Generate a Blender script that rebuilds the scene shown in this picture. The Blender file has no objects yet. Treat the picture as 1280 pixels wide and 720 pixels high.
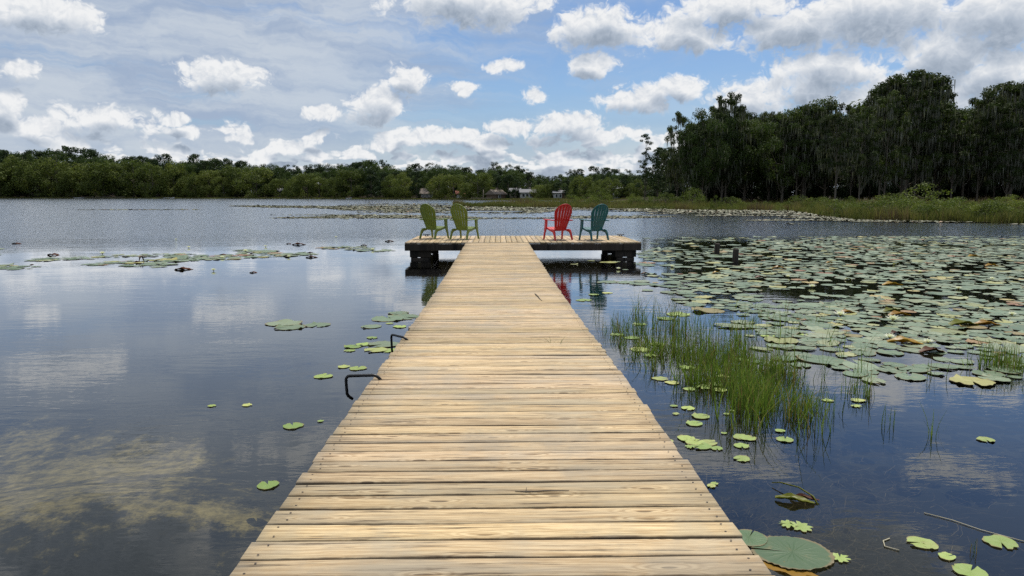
import bpy, math, random
import numpy as np
from mathutils import Vector, Matrix, Euler

random.seed(7); rng = np.random.default_rng(7)
R = math.radians
scene = bpy.context.scene
COL = scene.collection

# ------------------------------------------------------------------ camera
HC = 1.65; F = 925.0; YAW = R(1.18); PITCH = R(7.15)
cam_d = bpy.data.cameras.new('camera'); cam = bpy.data.objects.new('camera', cam_d); COL.objects.link(cam)
cam.location = (-0.012, 0, HC); cam.rotation_euler = (math.pi/2-PITCH, 0, -YAW)
cam_d.sensor_width = 36; cam_d.lens = F/1280*36; cam_d.clip_start = 0.05; cam_d.clip_end = 9000
scene.camera = cam
_M = Euler(cam.rotation_euler).to_matrix()
def ray(px, py): return (_M @ Vector(((px-640)/F, -(py-360)/F, -1))).normalized()
def at(px, py, z=0.0):
    d = ray(px, py); t = (z-HC)/d.z
    return Vector((cam.location.x+d.x*t, d.y*t, z))
def atY(px, py, Y):
    d = ray(px, py); t = Y/d.y
    return Vector((cam.location.x+d.x*t, Y, HC+d.z*t))
def az_of(px): d = ray(px, 244); return math.atan2(d.x, d.y)
def xz(px, Y): return Y*math.tan(az_of(px))

# ------------------------------------------------------------------ light
SUN_AZ, SUN_EL = R(28), R(63)
sd = Vector((math.sin(SUN_AZ)*math.cos(SUN_EL), math.cos(SUN_AZ)*math.cos(SUN_EL), math.sin(SUN_EL)))
sun_d = bpy.data.lights.new('sun', 'SUN'); sun = bpy.data.objects.new('sun', sun_d); COL.objects.link(sun)
sun_d.energy = 3.9; sun_d.angle = R(0.5); sun_d.color = (1.0, 0.95, 0.86)
sun.rotation_euler = sd.to_track_quat('Z', 'Y').to_euler(); sun.location = (10, 20, 40)
vs = scene.view_settings; vs.view_transform = 'Standard'; vs.look = 'None'; vs.exposure = 0.0; vs.gamma = 1; vs.use_curve_mapping = False
cy = scene.cycles
cy.use_denoising = False
try: cy.denoiser = 'OPENIMAGEDENOISE'
except Exception: pass
cy.max_bounces = 7; cy.diffuse_bounces = 2; cy.glossy_bounces = 3; cy.transmission_bounces = 3; cy.transparent_max_bounces = 10
cy.caustics_reflective = False; cy.caustics_refractive = False; cy.sample_clamp_indirect = 4
cy.use_adaptive_sampling = False

# ------------------------------------------------------------------ node helper
class NT:
    def __init__(s, tree): s.t = tree; s.t.nodes.clear()
    def n(s, typ, **kw):
        nd = s.t.nodes.new(typ)
        for k, v in kw.items(): setattr(nd, k, v)
        return nd
    def put(s, sock, v):
        if isinstance(v, bpy.types.NodeSocket): s.t.links.new(v, sock)
        elif v is not None: sock.default_value = v
    def m(s, op, a, b=None, c=None, clamp=False):
        nd = s.n('ShaderNodeMath', operation=op, use_clamp=clamp)
        s.put(nd.inputs[0], a)
        if b is not None: s.put(nd.inputs[1], b)
        if c is not None: s.put(nd.inputs[2], c)
        return nd.outputs[0]
    def v(s, op, a, b=None, c=None):
        nd = s.n('ShaderNodeVectorMath', operation=op)
        s.put(nd.inputs[0], a)
        if b is not None: s.put(nd.inputs[1], b)
        if c is not None: s.put(nd.inputs[2], c)
        return nd.outputs['Value'] if op in ('LENGTH', 'DOT_PRODUCT', 'DISTANCE') else nd.outputs[0]
    def xyz(s, x=0.0, y=0.0, z=0.0):
        nd = s.n('ShaderNodeCombineXYZ')
        for i, q in enumerate((x, y, z)): s.put(nd.inputs[i], q)
        return nd.outputs[0]
    def sep(s, v):
        nd = s.n('ShaderNodeSeparateXYZ'); s.put(nd.inputs[0], v); return nd.outputs
    def noise(s, vec, scale, detail=3, rough=0.5, dist=0.0, dims='3D', col=False):
        nd = s.n('ShaderNodeTexNoise', noise_dimensions=dims)
        s.put(nd.inputs['Vector'], vec); nd.inputs['Scale'].default_value = scale
        nd.inputs['Detail'].default_value = detail; nd.inputs['Roughness'].default_value = rough
        nd.inputs['Distortion'].default_value = dist
        return nd.outputs['Color'] if col else nd.outputs['Fac']
    def sstep(s, x, a, b, lo=0.0, hi=1.0):
        nd = s.n('ShaderNodeMapRange', interpolation_type='SMOOTHSTEP')
        s.put(nd.inputs['Value'], x); nd.inputs['From Min'].default_value = a; nd.inputs['From Max'].default_value = b
        s.put(nd.inputs['To Min'], lo); s.put(nd.inputs['To Max'], hi)
        return nd.outputs['Result']
    def mix(s, f, a, b, mode='MIX'):
        nd = s.n('ShaderNodeMix', data_type='RGBA', blend_type=mode)
        s.put(nd.inputs[0], f)
        for k, q in ((6, a), (7, b)):
            if isinstance(q, tuple) and len(q) == 3: q = q+(1,)
            s.put(nd.inputs[k], q)
        return nd.outputs[2]
    def ramp(s, f, stops):
        nd = s.n('ShaderNodeValToRGB'); s.put(nd.inputs[0], f); e = nd.color_ramp.elements
        while len(e) < len(stops): e.new(0.5)
        for i, (p, c) in enumerate(stops): e[i].position = p; e[i].color = tuple(c)+(1,)
        return nd.outputs[0]
    def attr(s, name):
        nd = s.n('ShaderNodeAttribute', attribute_name=name); return nd.outputs['Fac']
    def orand(s): return s.n('ShaderNodeObjectInfo').outputs['Random']

def new_mat(name):
    m = bpy.data.materials.new(name); m.use_nodes = True
    return m, NT(m.node_tree)
def finish(nt, shader, disp=None):
    o = nt.n('ShaderNodeOutputMaterial'); nt.put(o.inputs['Surface'], shader)
def principled(nt, col, rough=0.5, spec=0.5, bump=None, bs=0.3, bd=0.01, **kw):
    p = nt.n('ShaderNodeBsdfPrincipled')
    if isinstance(col, tuple): col = col+(1,)
    nt.put(p.inputs['Base Color'], col); nt.put(p.inputs['Roughness'], rough)
    nt.put(p.inputs['Specular IOR Level'], spec)
    for k, q in kw.items(): nt.put(p.inputs[k], q)
    if bump is not None:
        b = nt.n('ShaderNodeBump'); nt.put(b.inputs['Height'], bump)
        b.inputs['Strength'].default_value = bs; b.inputs['Distance'].default_value = bd
        nt.t.links.new(b.outputs[0], p.inputs['Normal'])
    return p.outputs[0]

# ------------------------------------------------------------------ sky with clouds
world = bpy.data.worlds.new('World'); scene.world = world; world.use_nodes = True
def azt(px, py):
    d = ray(px, py); return math.atan2(d.x, d.y), d.z/math.hypot(d.x, d.y)
BLOBS = [(50,16,62,20),(28,90,24,12),(272,97,52,20),(400,143,26,10),(470,134,42,25),(510,97,30,17),(578,110,24,10),
         (627,84,21,9),(667,118,18,12),(740,80,30,16),(585,6,100,30),(745,36,70,28),(850,44,60,22),(920,12,80,22),
         (1000,34,90,30),(1090,20,110,36),(1180,70,60,34),(1250,20,70,40),(1255,92,60,30),(1040,88,70,26),(800,124,50,20),(850,112,40,18),(935,128,55,26),(705,158,60,16),
         (640,160,36,12),(130,148,52,15),(36,160,36,12),(6,133,18,16),(216,150,24,9),(1130,120,90,30),(1010,110,40,24),(560,172,60,12)]
def build_world():
    nt = NT(world.node_tree)
    tc = nt.n('ShaderNodeTexCoord').outputs['Generated']
    x, y, z = nt.sep(tc)
    az = nt.m('ARCTAN2', x, y)
    hyp = nt.m('SQRT', nt.m('ADD', nt.m('MULTIPLY', x, x), nt.m('MULTIPLY', y, y)))
    t = nt.m('MINIMUM', nt.m('DIVIDE', z, nt.m('MAXIMUM', hyp, 0.02)), 3.0)
    P = nt.xyz(az, t, 0.0)
    N2 = dict(dims='2D')
    # billowing relief of the cumulus: rounded cells at two scales plus fine fractal noise
    g = bpy.data.node_groups.new('cloud_relief', 'ShaderNodeTree')
    g.interface.new_socket('P', in_out='INPUT', socket_type='NodeSocketVector')
    g.interface.new_socket('D', in_out='OUTPUT', socket_type='NodeSocketFloat')
    q = NT(g); gi = q.n('NodeGroupInput'); go = q.n('NodeGroupOutput')
    Pg = gi.outputs[0]
    w1 = q.v('SUBTRACT', q.noise(Pg, 26, 3, 0.6, col=True, **N2), (0.5, 0.5, 0.5))
    Pw = q.v('MULTIPLY_ADD', w1, (0.03, 0.03, 0), Pg)
    vn = q.n('ShaderNodeTexVoronoi', feature='F1', voronoi_dimensions='2D', normalize=True)
    q.put(vn.inputs['Vector'], q.v('MULTIPLY', Pw, (1, 1.3, 1))); vn.inputs['Scale'].default_value = 34
    vn.inputs['Detail'].default_value = 2.5; vn.inputs['Roughness'].default_value = 0.62; vn.inputs['Lacunarity'].default_value = 2.3
    d1 = vn.outputs['Distance']
    puff = q.m('SUBTRACT', 0.36, q.m('MULTIPLY', d1, 1.0))
    fb = q.m('SUBTRACT', q.noise(Pw, 30, 5, 0.66, **N2), 0.5)
    q.put(go.inputs[0], q.m('ADD', q.m('MULTIPLY', puff, 1.5), q.m('MULTIPLY', fb, 1.25)))
    def relief(Pp):
        nd = nt.n('ShaderNodeGroup'); nd.node_tree = g; nt.put(nd.inputs[0], Pp); return nd.outputs[0]
    Wn = nt.v('SUBTRACT', nt.noise(P, 13, 4, 0.62, col=True, **N2), (0.5, 0.5, 0.5))
    Wp = nt.v('MULTIPLY_ADD', Wn, (0.036, 0.026, 0), P)
    def blobs(Pp):
        acc = None
        for (bx, by, rx, ry) in BLOBS:
            a, e = azt(bx, by); sx = F/rx; sy = F/ry
            d = nt.v('MULTIPLY_ADD', Pp, (sx, sy, 0), (-a*sx, -e*sy, 0))
            l = nt.v('LENGTH', d)
            acc = l if acc is None else nt.m('MINIMUM', acc, l)
        return nt.m('MULTIPLY_ADD', nt.m('MINIMUM', acc, 2.4), -1.15, 1.12)
    def field(Pp):
        gx, gy, _z = nt.sep(Pp)
        rgt = nt.sstep(gx, -0.22, 0.02, 0.0, 0.40)
        bnd = nt.noise(nt.v('MULTIPLY', Pp, (1, 2.2, 1)), 19, 2, 0.5, **N2)
        envb = nt.m('MULTIPLY', nt.sstep(gy, 0.030, 0.05), nt.sstep(gy, 0.070, 0.110, 1.0, 0.0))
        b1 = nt.m('SUBTRACT', nt.m('MULTIPLY', envb, nt.m('ADD', nt.m('MULTIPLY_ADD', bnd, 4.4, -2.18), rgt)), nt.m('MULTIPLY_ADD', envb, -0.85, 0.85))
        bn2 = nt.noise(nt.v('MULTIPLY', Pp, (1, 3.6, 1)), 31, 2, 0.5, **N2)
        env2 = nt.m('MULTIPLY', nt.sstep(gy, 0.002, 0.014), nt.sstep(gy, 0.040, 0.070, 1.0, 0.0))
        b2 = nt.m('SUBTRACT', nt.m('MULTIPLY', env2, nt.m('ADD', nt.m('MULTIPLY_ADD', bn2, 3.4, -1.6), rgt)), nt.m('MULTIPLY_ADD', env2, -0.85, 0.85))
        bb = nt.m('MAXIMUM', b1, b2)
        ovh = nt.noise(nt.v('MULTIPLY', Pp, (1, 1.3, 1)), 5.0, 2, 0.5, **N2)
        envo = nt.sstep(gy, 0.26, 0.34)
        oo = nt.m('SUBTRACT', nt.m('MULTIPLY', envo, nt.m('MULTIPLY_ADD', ovh, 6.5, -2.92)), nt.m('MULTIPLY_ADD', envo, -1.2, 1.2))
        return nt.m('MAXIMUM', bb, oo)
    B0 = nt.m('MAXIMUM', blobs(Wp), field(Wp))
    Pb = nt.v('ADD', Wp, (0.004, 0.019, 0))
    B2 = nt.m('MAXIMUM', blobs(Pb), field(Pb))
    R0 = relief(P); R1 = relief(nt.v('ADD', P, (0.0035, 0.006, 0)))
    D0 = nt.m('ADD', B0, R0)
    alpha = nt.sstep(D0, -0.06, 0.42)
    alpha = nt.m('MULTIPLY', alpha, nt.sstep(D0, 0.0, 0.6, 0.75, 1.0))
    # lit from above: slope of the density towards the sun, and the thickness above the point
    slope = nt.m('SUBTRACT', R0, R1)
    thick = nt.m('ADD', B2, nt.m('MULTIPLY', R0, 0.55))
    lit = nt.m('MULTIPLY_ADD', slope, 0.50, 0.95)
    lit = nt.m('SUBTRACT', lit, nt.m('MULTIPLY', nt.sstep(thick, 0.0, 1.0), 0.82), clamp=True)
    cc = nt.ramp(lit, [(0.0, (0.34, 0.41, 0.51)), (0.35, (0.50, 0.57, 0.67)), (0.68, (0.70, 0.75, 0.82)), (1.0, (0.97, 0.98, 0.99))])
    # thin high veil, mostly on the left
    Pv = nt.v('MULTIPLY', nt.v('MULTIPLY_ADD', Wn, (0.12, 0.03, 0), nt.xyz(nt.m('ADD', az, nt.m('MULTIPLY', t, 1.1)), t, 0)), (1, 4.8, 1))
    vn1 = nt.noise(Pv, 3.4, 6, 0.6, 0.3, **N2)
    side = nt.sstep(nt.m('ADD', az, nt.m('MULTIPLY', t, -0.55)), -0.42, 0.20, 0.95, 0.24)
    back = nt.sstep(nt.m('ABSOLUTE', az), 1.2, 2.2, 0.0, 0.3)
    veil = nt.m('MULTIPLY', nt.m('ADD', side, back), nt.sstep(nt.m('ADD', vn1, nt.m('MULTIPLY', side, 0.25)), 0.42, 0.70), clamp=True)
    low = nt.sstep(t, 0.0, 0.15, 0.95, 0.0)
    veil = nt.m('MAXIMUM', veil, low)
    vcol = nt.mix(nt.sstep(nt.noise(Pv, 6, 5, 0.62, **N2), 0.3, 0.7), (0.42, 0.52, 0.69), (0.66, 0.73, 0.82))
    sky = nt.n('ShaderNodeTexSky', sky_type='NISHITA', sun_disc=False)
    sky.sun_elevation = SUN_EL; sky.sun_rotation = SUN_AZ; sky.air_density = 1.0; sky.dust_density = 0.6; sky.ozone_density = 2.2
    K = 10.0
    vcol = nt.mix(nt.sstep(t, 0.10, 0.0), vcol, (0.66, 0.73, 0.81)); v10 = nt.v('SCALE', vcol); v10.node.inputs['Scale'].default_value = K*0.86
    c10 = nt.v('SCALE', cc); c10.node.inputs['Scale'].default_value = K*0.90
    blue = nt.mix(1.0, sky.outputs[0], (0.72, 0.84, 1.0), 'MULTIPLY'); out = nt.mix(veil, blue, v10); out = nt.mix(alpha, out, c10)
    bg = nt.n('ShaderNodeBackground'); nt.put(bg.inputs['Color'], out); bg.inputs['Strength'].default_value = 0.1
    o = nt.n('ShaderNodeOutputWorld'); nt.put(o.inputs[0], bg.outputs[0])
build_world()
world.cycles.sampling_method = 'MANUAL'; world.cycles.sample_map_resolution = 256

# ------------------------------------------------------------------ mesh + tag helpers
def tag(o, label=None, cat=None, group=None, kind=None):
    if label: o['label'] = label
    if cat: o['category'] = cat
    if group: o['group'] = group
    if kind: o['kind'] = kind
    return o
def empty(name, loc=(0,0,0), rz=0):
    o = bpy.data.objects.new(name, None); COL.objects.link(o); o.location = loc; o.rotation_euler = (0,0,rz)
    o.empty_display_size = 0.1
    return o
def link(name, me, parent=None):
    o = bpy.data.objects.new(name, me); COL.objects.link(o)
    if parent: o.parent = parent
    return o
def np_mesh(name, V, loops, starts, totals, mat, smooth=False, fattr=None, uv=None):
    me = bpy.data.meshes.new(name)
    V = np.asarray(V, np.float32).reshape(-1, 3); loops = np.asarray(loops, np.int32).ravel()
    me.vertices.add(len(V)); me.vertices.foreach_set('co', V.ravel())
    me.loops.add(len(loops)); me.loops.foreach_set('vertex_index', loops)
    me.polygons.add(len(starts)); me.polygons.foreach_set('loop_start', np.asarray(starts, np.int32))
    me.polygons.foreach_set('loop_total', np.asarray(totals, np.int32))
    if smooth: me.polygons.foreach_set('use_smooth', np.ones(len(starts), bool))
    me.update(calc_edges=True)
    if fattr is not None:
        a = me.attributes.new('rnd', 'FLOAT', 'FACE'); a.data.foreach_set('value', np.asarray(fattr, np.float32))
    if uv is not None:
        l = me.uv_layers.new(name='UVMap'); l.data.foreach_set('uv', np.asarray(uv, np.float32).ravel())
    for m in (mat if isinstance(mat, (list, tuple)) else [mat]): me.materials.append(m)
    return me
def poly_mesh(name, V, k, mat, smooth=False, fattr=None, uv=None, F_=None):
    """uniform k-gons; V in face order unless F_ given"""
    V = np.asarray(V, np.float32).reshape(-1, 3)
    F_ = np.arange(len(V)) if F_ is None else np.asarray(F_).ravel()
    n = len(F_)//k
    return np_mesh(name, V, F_, np.arange(n)*k, np.full(n, k), mat, smooth, fattr, uv)
class MB:
    """collects faces of mixed size into ONE mesh"""
    def __init__(s): s.V = []; s.F = []
    def add(s, V, Fs):
        b = len(s.V); s.V += [tuple(v) for v in V]; s.F += [tuple(i+b for i in f) for f in Fs]; return s
    def box(s, c, sz, M=None, ch=0.0):
        x, y, z = [q/2 for q in sz]; V = [Vector((a*x, b*y, d*z)) for a in (-1,1) for b in (-1,1) for d in (-1,1)]
        if M is not None: V = [M @ v for v in V]
        V = [v+Vector(c) for v in V]
        return s.add(V, [(0,1,3,2),(4,6,7,5),(0,4,5,1),(2,3,7,6),(0,2,6,4),(1,5,7,3)])
    def tube(s, pts, rad, n=8, cap=True):
        pts = [Vector(p) for p in pts]; rad = rad if isinstance(rad, (list, tuple)) else [rad]*len(pts)
        b = []; up = Vector((0,0,1))
        prev = None
        for i, p in enumerate(pts):
            d = (pts[min(i+1, len(pts)-1)]-pts[max(i-1, 0)]).normalized()
            if prev is None:
                a = d.cross(up); a = d.cross(Vector((1,0,0))) if a.length < 1e-3 else a
            else: a = prev - d*prev.dot(d)
            a.normalize(); prev = a; c = d.cross(a)
            b.append([p+(a*math.cos(2*math.pi*k/n)+c*math.sin(2*math.pi*k/n))*rad[i] for k in range(n)])
        V = [v for r_ in b for v in r_]
        Fs = [(i*n+k, i*n+(k+1)%n, (i+1)*n+(k+1)%n, (i+1)*n+k) for i in range(len(pts)-1) for k in range(n)]
        if cap: Fs += [tuple(range(n-1, -1, -1)), tuple((len(pts)-1)*n+k for k in range(n))]
        return s.add(V, Fs)
    def plate(s, outline, to3, th):
        """outline 2D points, to3(u,v,w)->3D; thickness th along w"""
        n = len(outline)
        V = [to3(u, v, -th/2) for u, v in outline]+[to3(u, v, th/2) for u, v in outline]
        return s.add(V, [tuple(range(n-1, -1, -1)), tuple(range(n, 2*n))]+[(i, (i+1) % n, n+(i+1) % n, n+i) for i in range(n)])
    def mesh(s, name, mat, smooth=False, bevel=0):
        me = bpy.data.meshes.new(name); me.from_pydata(s.V, [], s.F); me.update()
        import bmesh
        bm = bmesh.new(); bm.from_mesh(me); bmesh.ops.recalc_face_normals(bm, faces=bm.faces)
        if bevel: bmesh.ops.bevel(bm, geom=bm.edges[:], offset=bevel, segments=1, affect='EDGES', profile=0.5, clamp_overlap=True)
        bm.to_mesh(me); bm.free()
        if smooth:
            for p in me.polygons: p.use_smooth = True
        me.materials.append(mat); return me
    def build(s, name, mat, parent=None, smooth=False, bevel=0): return link(name, s.mesh(name, mat, smooth, bevel), parent)

# ------------------------------------------------------------------ materials
def wood_mat(name, light, mid, dark, grey, weather=0.5, val=1.0, uvmode=True):
    m, nt = new_mat(name)
    if uvmode: c = nt.n('ShaderNodeUVMap', uv_map='UVMap').outputs[0]; rnd = nt.attr('rnd')
    else: c = nt.n('ShaderNodeTexCoord').outputs['Object']; rnd = nt.orand()
    u, v, w = nt.sep(c)
    rz = nt.m('MULTIPLY', rnd, 41.0)
    # knots
    vor = nt.n('ShaderNodeTexVoronoi', feature='F1', voronoi_dimensions='2D'); nt.put(vor.inputs['Vector'], nt.xyz(nt.m('MULTIPLY', u, 2.7), nt.m('MULTIPLY', v, 11.0), 0)); vor.inputs['Scale'].default_value = 1
    cellr = nt.sep(vor.outputs['Color'])[0]
    has = nt.m('GREATER_THAN', cellr, 0.60)
    wob = nt.m('MULTIPLY', nt.m('SUBTRACT', nt.noise(nt.xyz(nt.m('MULTIPLY', u, 9), nt.m('MULTIPLY', v, 30), rz), 1, 2), 0.5), 0.12)
    d = nt.m('ADD', vor.outputs['Distance'], wob)
    kn = nt.m('MULTIPLY', has, nt.sstep(d, 0.06, 0.10, 1.0, 0.0))
    halo = nt.m('MULTIPLY', has, nt.sstep(d, 0.08, 0.42, 1.0, 0.0))
    warp = nt.noise(nt.xyz(nt.m('MULTIPLY', u, 0.9), nt.m('MULTIPLY', v, 9), rz), 1, 3, 0.5)
    ph = nt.m('ADD', nt.m('ADD', nt.m('MULTIPLY', v, nt.m('MULTIPLY_ADD', rnd, 170, 150)), nt.m('MULTIPLY', warp, 17)), nt.m('MULTIPLY', halo, 16))
    ring = nt.m('MULTIPLY_ADD', nt.m('SINE', ph), 0.5, 0.5)
    ring = nt.m('POWER', ring, 1.6)
    fine = nt.noise(nt.xyz(nt.m('MULTIPLY', u, 7), nt.m('MULTIPLY', v, 190), rz), 1, 4, 0.7)
    streak = nt.noise(nt.xyz(nt.m('MULTIPLY', u, 2.2), nt.m('MULTIPLY', v, 52), nt.m('ADD', rz, 9)), 1, 6, 0.68)
    patch = nt.noise(nt.xyz(nt.m('MULTIPLY', u, 1.1), nt.m('MULTIPLY', v, 7), nt.m('ADD', rz, 20)), 1, 3, 0.6)
    col = nt.mix(nt.m('MULTIPLY', ring, nt.sstep(nt.noise(nt.xyz(nt.m('MULTIPLY', u, 0.8), nt.m('MULTIPLY', v, 14), rz), 1, 2), 0.3, 0.7, 0.15, 0.70)), light, mid)
    col = nt.mix(nt.m('MULTIPLY', nt.sstep(fine, 0.44, 0.60), 0.70), col, mid)
    col = nt.mix(nt.m('MULTIPLY', nt.sstep(patch, 0.45, 0.72), weather), col, grey)
    col = nt.mix(nt.m('MULTIPLY', nt.sstep(streak, 0.545, 0.62), 0.85), col, dark)
    pale = tuple(min(1, q*1.18+0.03) for q in light)
    col = nt.mix(nt.m('MULTIPLY', nt.sstep(streak, 0.47, 0.30), 0.62), col, pale)
    col = nt.mix(nt.m('MULTIPLY', nt.m('SUBTRACT', halo, kn), 0.40), col, nt.mix(ring, pale, mid))
    col = nt.mix(nt.m('MULTIPLY', kn, 0.85), col, nt.mix(ring, tuple(q*0.9 for q in dark), tuple(q*0.75 for q in mid)))
    crack = nt.m('MULTIPLY', nt.sstep(nt.noise(nt.xyz(nt.m('MULTIPLY', u, 1.9), nt.m('MULTIPLY', v, 130), nt.m('ADD', rz, 5)), 1, 3, 0.6), 0.655, 0.69), 0.85)
    col = nt.mix(crack, col, tuple(q*0.35 for q in dark))
    if uvmode:
        oc = nt.n('ShaderNodeTexCoord').outputs['Object']      # foot traffic stains run across several boards
        sn = nt.noise(nt.v('MULTIPLY', oc, (2.2, 1.5, 1)), 1, 6, 0.68); sp = nt.noise(oc, 11, 5, 0.7)
        col = nt.mix(nt.m('MULTIPLY', nt.sstep(sn, 0.46, 0.66), 0.55), col, grey)
        col = nt.mix(nt.m('MULTIPLY', nt.sstep(sp, 0.66, 0.74), 0.45), col, dark)
        e = nt.n('ShaderNodeUVMap', uv_map='edge').outputs[0]; eu, ev, _ = nt.sep(e)
        rag = nt.noise(nt.xyz(nt.m('MULTIPLY', u, 6), nt.m('MULTIPLY', v, 20), rz), 1, 4, 0.65)
        dl = nt.m('ADD', nt.m('ABSOLUTE', ev), nt.m('MULTIPLY', nt.m('SUBTRACT', rag, 0.5), 0.12))
        col = nt.mix(nt.m('MULTIPLY', nt.sstep(dl, 0.435, 0.50), 0.75), col, tuple(q*0.55 for q in dark))
        de = nt.m('ADD', nt.m('ABSOLUTE', eu), nt.m('MULTIPLY', nt.m('SUBTRACT', streak, 0.5), 0.05))
        col = nt.mix(nt.m('MULTIPLY', nt.sstep(de, 0.475, 0.505), 0.45), col, grey)
    tone = nt.m('MULTIPLY_ADD', nt.m('FRACT', nt.m('MULTIPLY', rnd, 7.31)), 0.34*val, 0.80*val)
    col = nt.mix(1.0, col, nt.xyz(tone, tone, nt.m('MULTIPLY', tone, nt.m('MULTIPLY_ADD', nt.m('FRACT', nt.m('MULTIPLY', rnd, 3.7)), 0.12, 0.90))), 'MULTIPLY')
    h = nt.m('SUBTRACT', nt.m('ADD', nt.m('MULTIPLY', ring, 0.4), nt.m('MULTIPLY', fine, 0.6)), nt.m('MULTIPLY', crack, 1.5))
    finish(nt, principled(nt, col, 0.72, 0.25, h, 0.5, 0.0025)); return m
M_DECK = wood_mat('pine_decking', (0.605, 0.462, 0.288), (0.330, 0.210, 0.105), (0.085, 0.056, 0.036), (0.355, 0.300, 0.225), 0.85, 1.05)
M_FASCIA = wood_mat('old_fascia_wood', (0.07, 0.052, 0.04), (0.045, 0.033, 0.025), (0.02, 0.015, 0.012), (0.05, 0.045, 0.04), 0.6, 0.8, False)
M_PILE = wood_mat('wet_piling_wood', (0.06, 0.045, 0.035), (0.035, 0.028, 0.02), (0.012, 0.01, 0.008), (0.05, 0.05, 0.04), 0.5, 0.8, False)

def simple(name, col, rough=0.6, spec=0.4, var=0.15, scale=20, **kw):
    m, nt = new_mat(name)
    o = nt.n('ShaderNodeTexCoord').outputs['Object']; n = nt.noise(o, scale, 4, 0.6)
    c = nt.mix(n, tuple(q*(1-var) for q in col), tuple(min(1, q*(1+var)) for q in col))
    finish(nt, principled(nt, c, rough, spec, n, 0.15, 0.005, **kw)); return m
M_METAL = simple('black_painted_steel', (0.006, 0.006, 0.007), 0.42, 0.4)
M_SCREW = simple('rusty_screw', (0.05, 0.035, 0.028), 0.6, 0.4)

def resin(name, col):
    m, nt = new_mat(name)
    o = nt.n('ShaderNodeTexCoord').outputs['Object']; n = nt.noise(o, 6, 5, 0.65); n2 = nt.noise(o, 160, 2)
    c = nt.mix(nt.m('MULTIPLY', nt.sstep(n, 0.4, 0.75), 0.3), col, tuple(min(1, q*1.2+0.008) for q in col))
    r = nt.m('MULTIPLY_ADD', n, 0.25, 0.30)
    finish(nt, principled(nt, c, r, 0.5, n2, 0.12, 0.001)); return m
M_GREEN = resin('olive_green_resin', (0.150, 0.200, 0.022)); M_RED = resin('red_resin', (0.52, 0.006, 0.010)); M_TEAL = resin('teal_resin', (0.003, 0.105, 0.115))

def leaf_mat(name, cols, trans=0.3, rough=0.65, obj=True, spec=0.12):
    m, nt = new_mat(name)
    f = nt.attr('rnd')
    if obj: f = nt.m('ADD', nt.m('MULTIPLY', f, 0.55), nt.m('MULTIPLY', nt.orand(), 0.45))
    col = nt.ramp(f, cols)
    p = principled(nt, col, rough, spec)
    t = nt.n('ShaderNodeBsdfTranslucent'); nt.put(t.inputs[0], nt.mix(1.0, col, (1.25, 1.35, 0.7), 'MULTIPLY'))
    mx = nt.n('ShaderNodeMixShader'); mx.inputs[0].default_value = trans; nt.put(mx.inputs[1], p); nt.put(mx.inputs[2], t.outputs[0])
    finish(nt, mx.outputs[0]); return m
M_OAK = leaf_mat('oak_leaves', [(0, (0.024, 0.040, 0.013)), (0.5, (0.048, 0.076, 0.021)), (1, (0.095, 0.125, 0.033))], 0.28)
M_OAKB = leaf_mat('bright_leaves', [(0, (0.050, 0.068, 0.019)), (0.5, (0.105, 0.132, 0.034)), (1, (0.20, 0.215, 0.060))], 0.32)
M_PINE = leaf_mat('dark_needles', [(0, (0.022, 0.038, 0.016)), (0.6, (0.036, 0.060, 0.022)), (1, (0.055, 0.080, 0.03))], 0.15)
M_CYP = leaf_mat('cypress_foliage', [(0, (0.020, 0.032, 0.010)), (0.6, (0.044, 0.066, 0.016)), (1, (0.100, 0.125, 0.030))], 0.22)
M_MOSS = leaf_mat('spanish_moss', [(0, (0.085, 0.09, 0.072)), (1, (0.20, 0.205, 0.165))], 0.25, 0.9, True, 0.05)
M_SHRUB = leaf_mat('shrub_leaves', [(0, (0.045, 0.065, 0.018)), (0.5, (0.095, 0.125, 0.03)), (1, (0.21, 0.235, 0.06))], 0.3)
M_MARSH = leaf_mat('marsh_grass_blades', [(0, (0.04, 0.05, 0.018)), (0.45, (0.11, 0.125, 0.035)), (0.7, (0.23, 0.215, 0.08)), (0.86, (0.19, 0.13, 0.08)), (1, (0.11, 0.08, 0.065))], 0.25, obj=False)
M_REED = leaf_mat('water_grass_blades', [(0, (0.06, 0.10, 0.02)), (0.45, (0.12, 0.19, 0.035)), (0.80, (0.23, 0.30, 0.07)), (0.86, (0.26, 0.21, 0.10)), (1, (0.16, 0.11, 0.06))], 0.35, obj=False)
def bark():
    m, nt = new_mat('bark'); o = nt.n('ShaderNodeTexCoord').outputs['Object']
    n = nt.noise(nt.v('MULTIPLY', o, (6, 6, 1.2)), 1, 4, 0.6)
    r = nt.orand()
    c = nt.mix(n, (0.07, 0.058, 0.045), (0.20, 0.175, 0.145)); finish(nt, principled(nt, c, 0.9, 0.1, n, 0.5, 0.05)); return m
M_BARK = bark()

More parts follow.
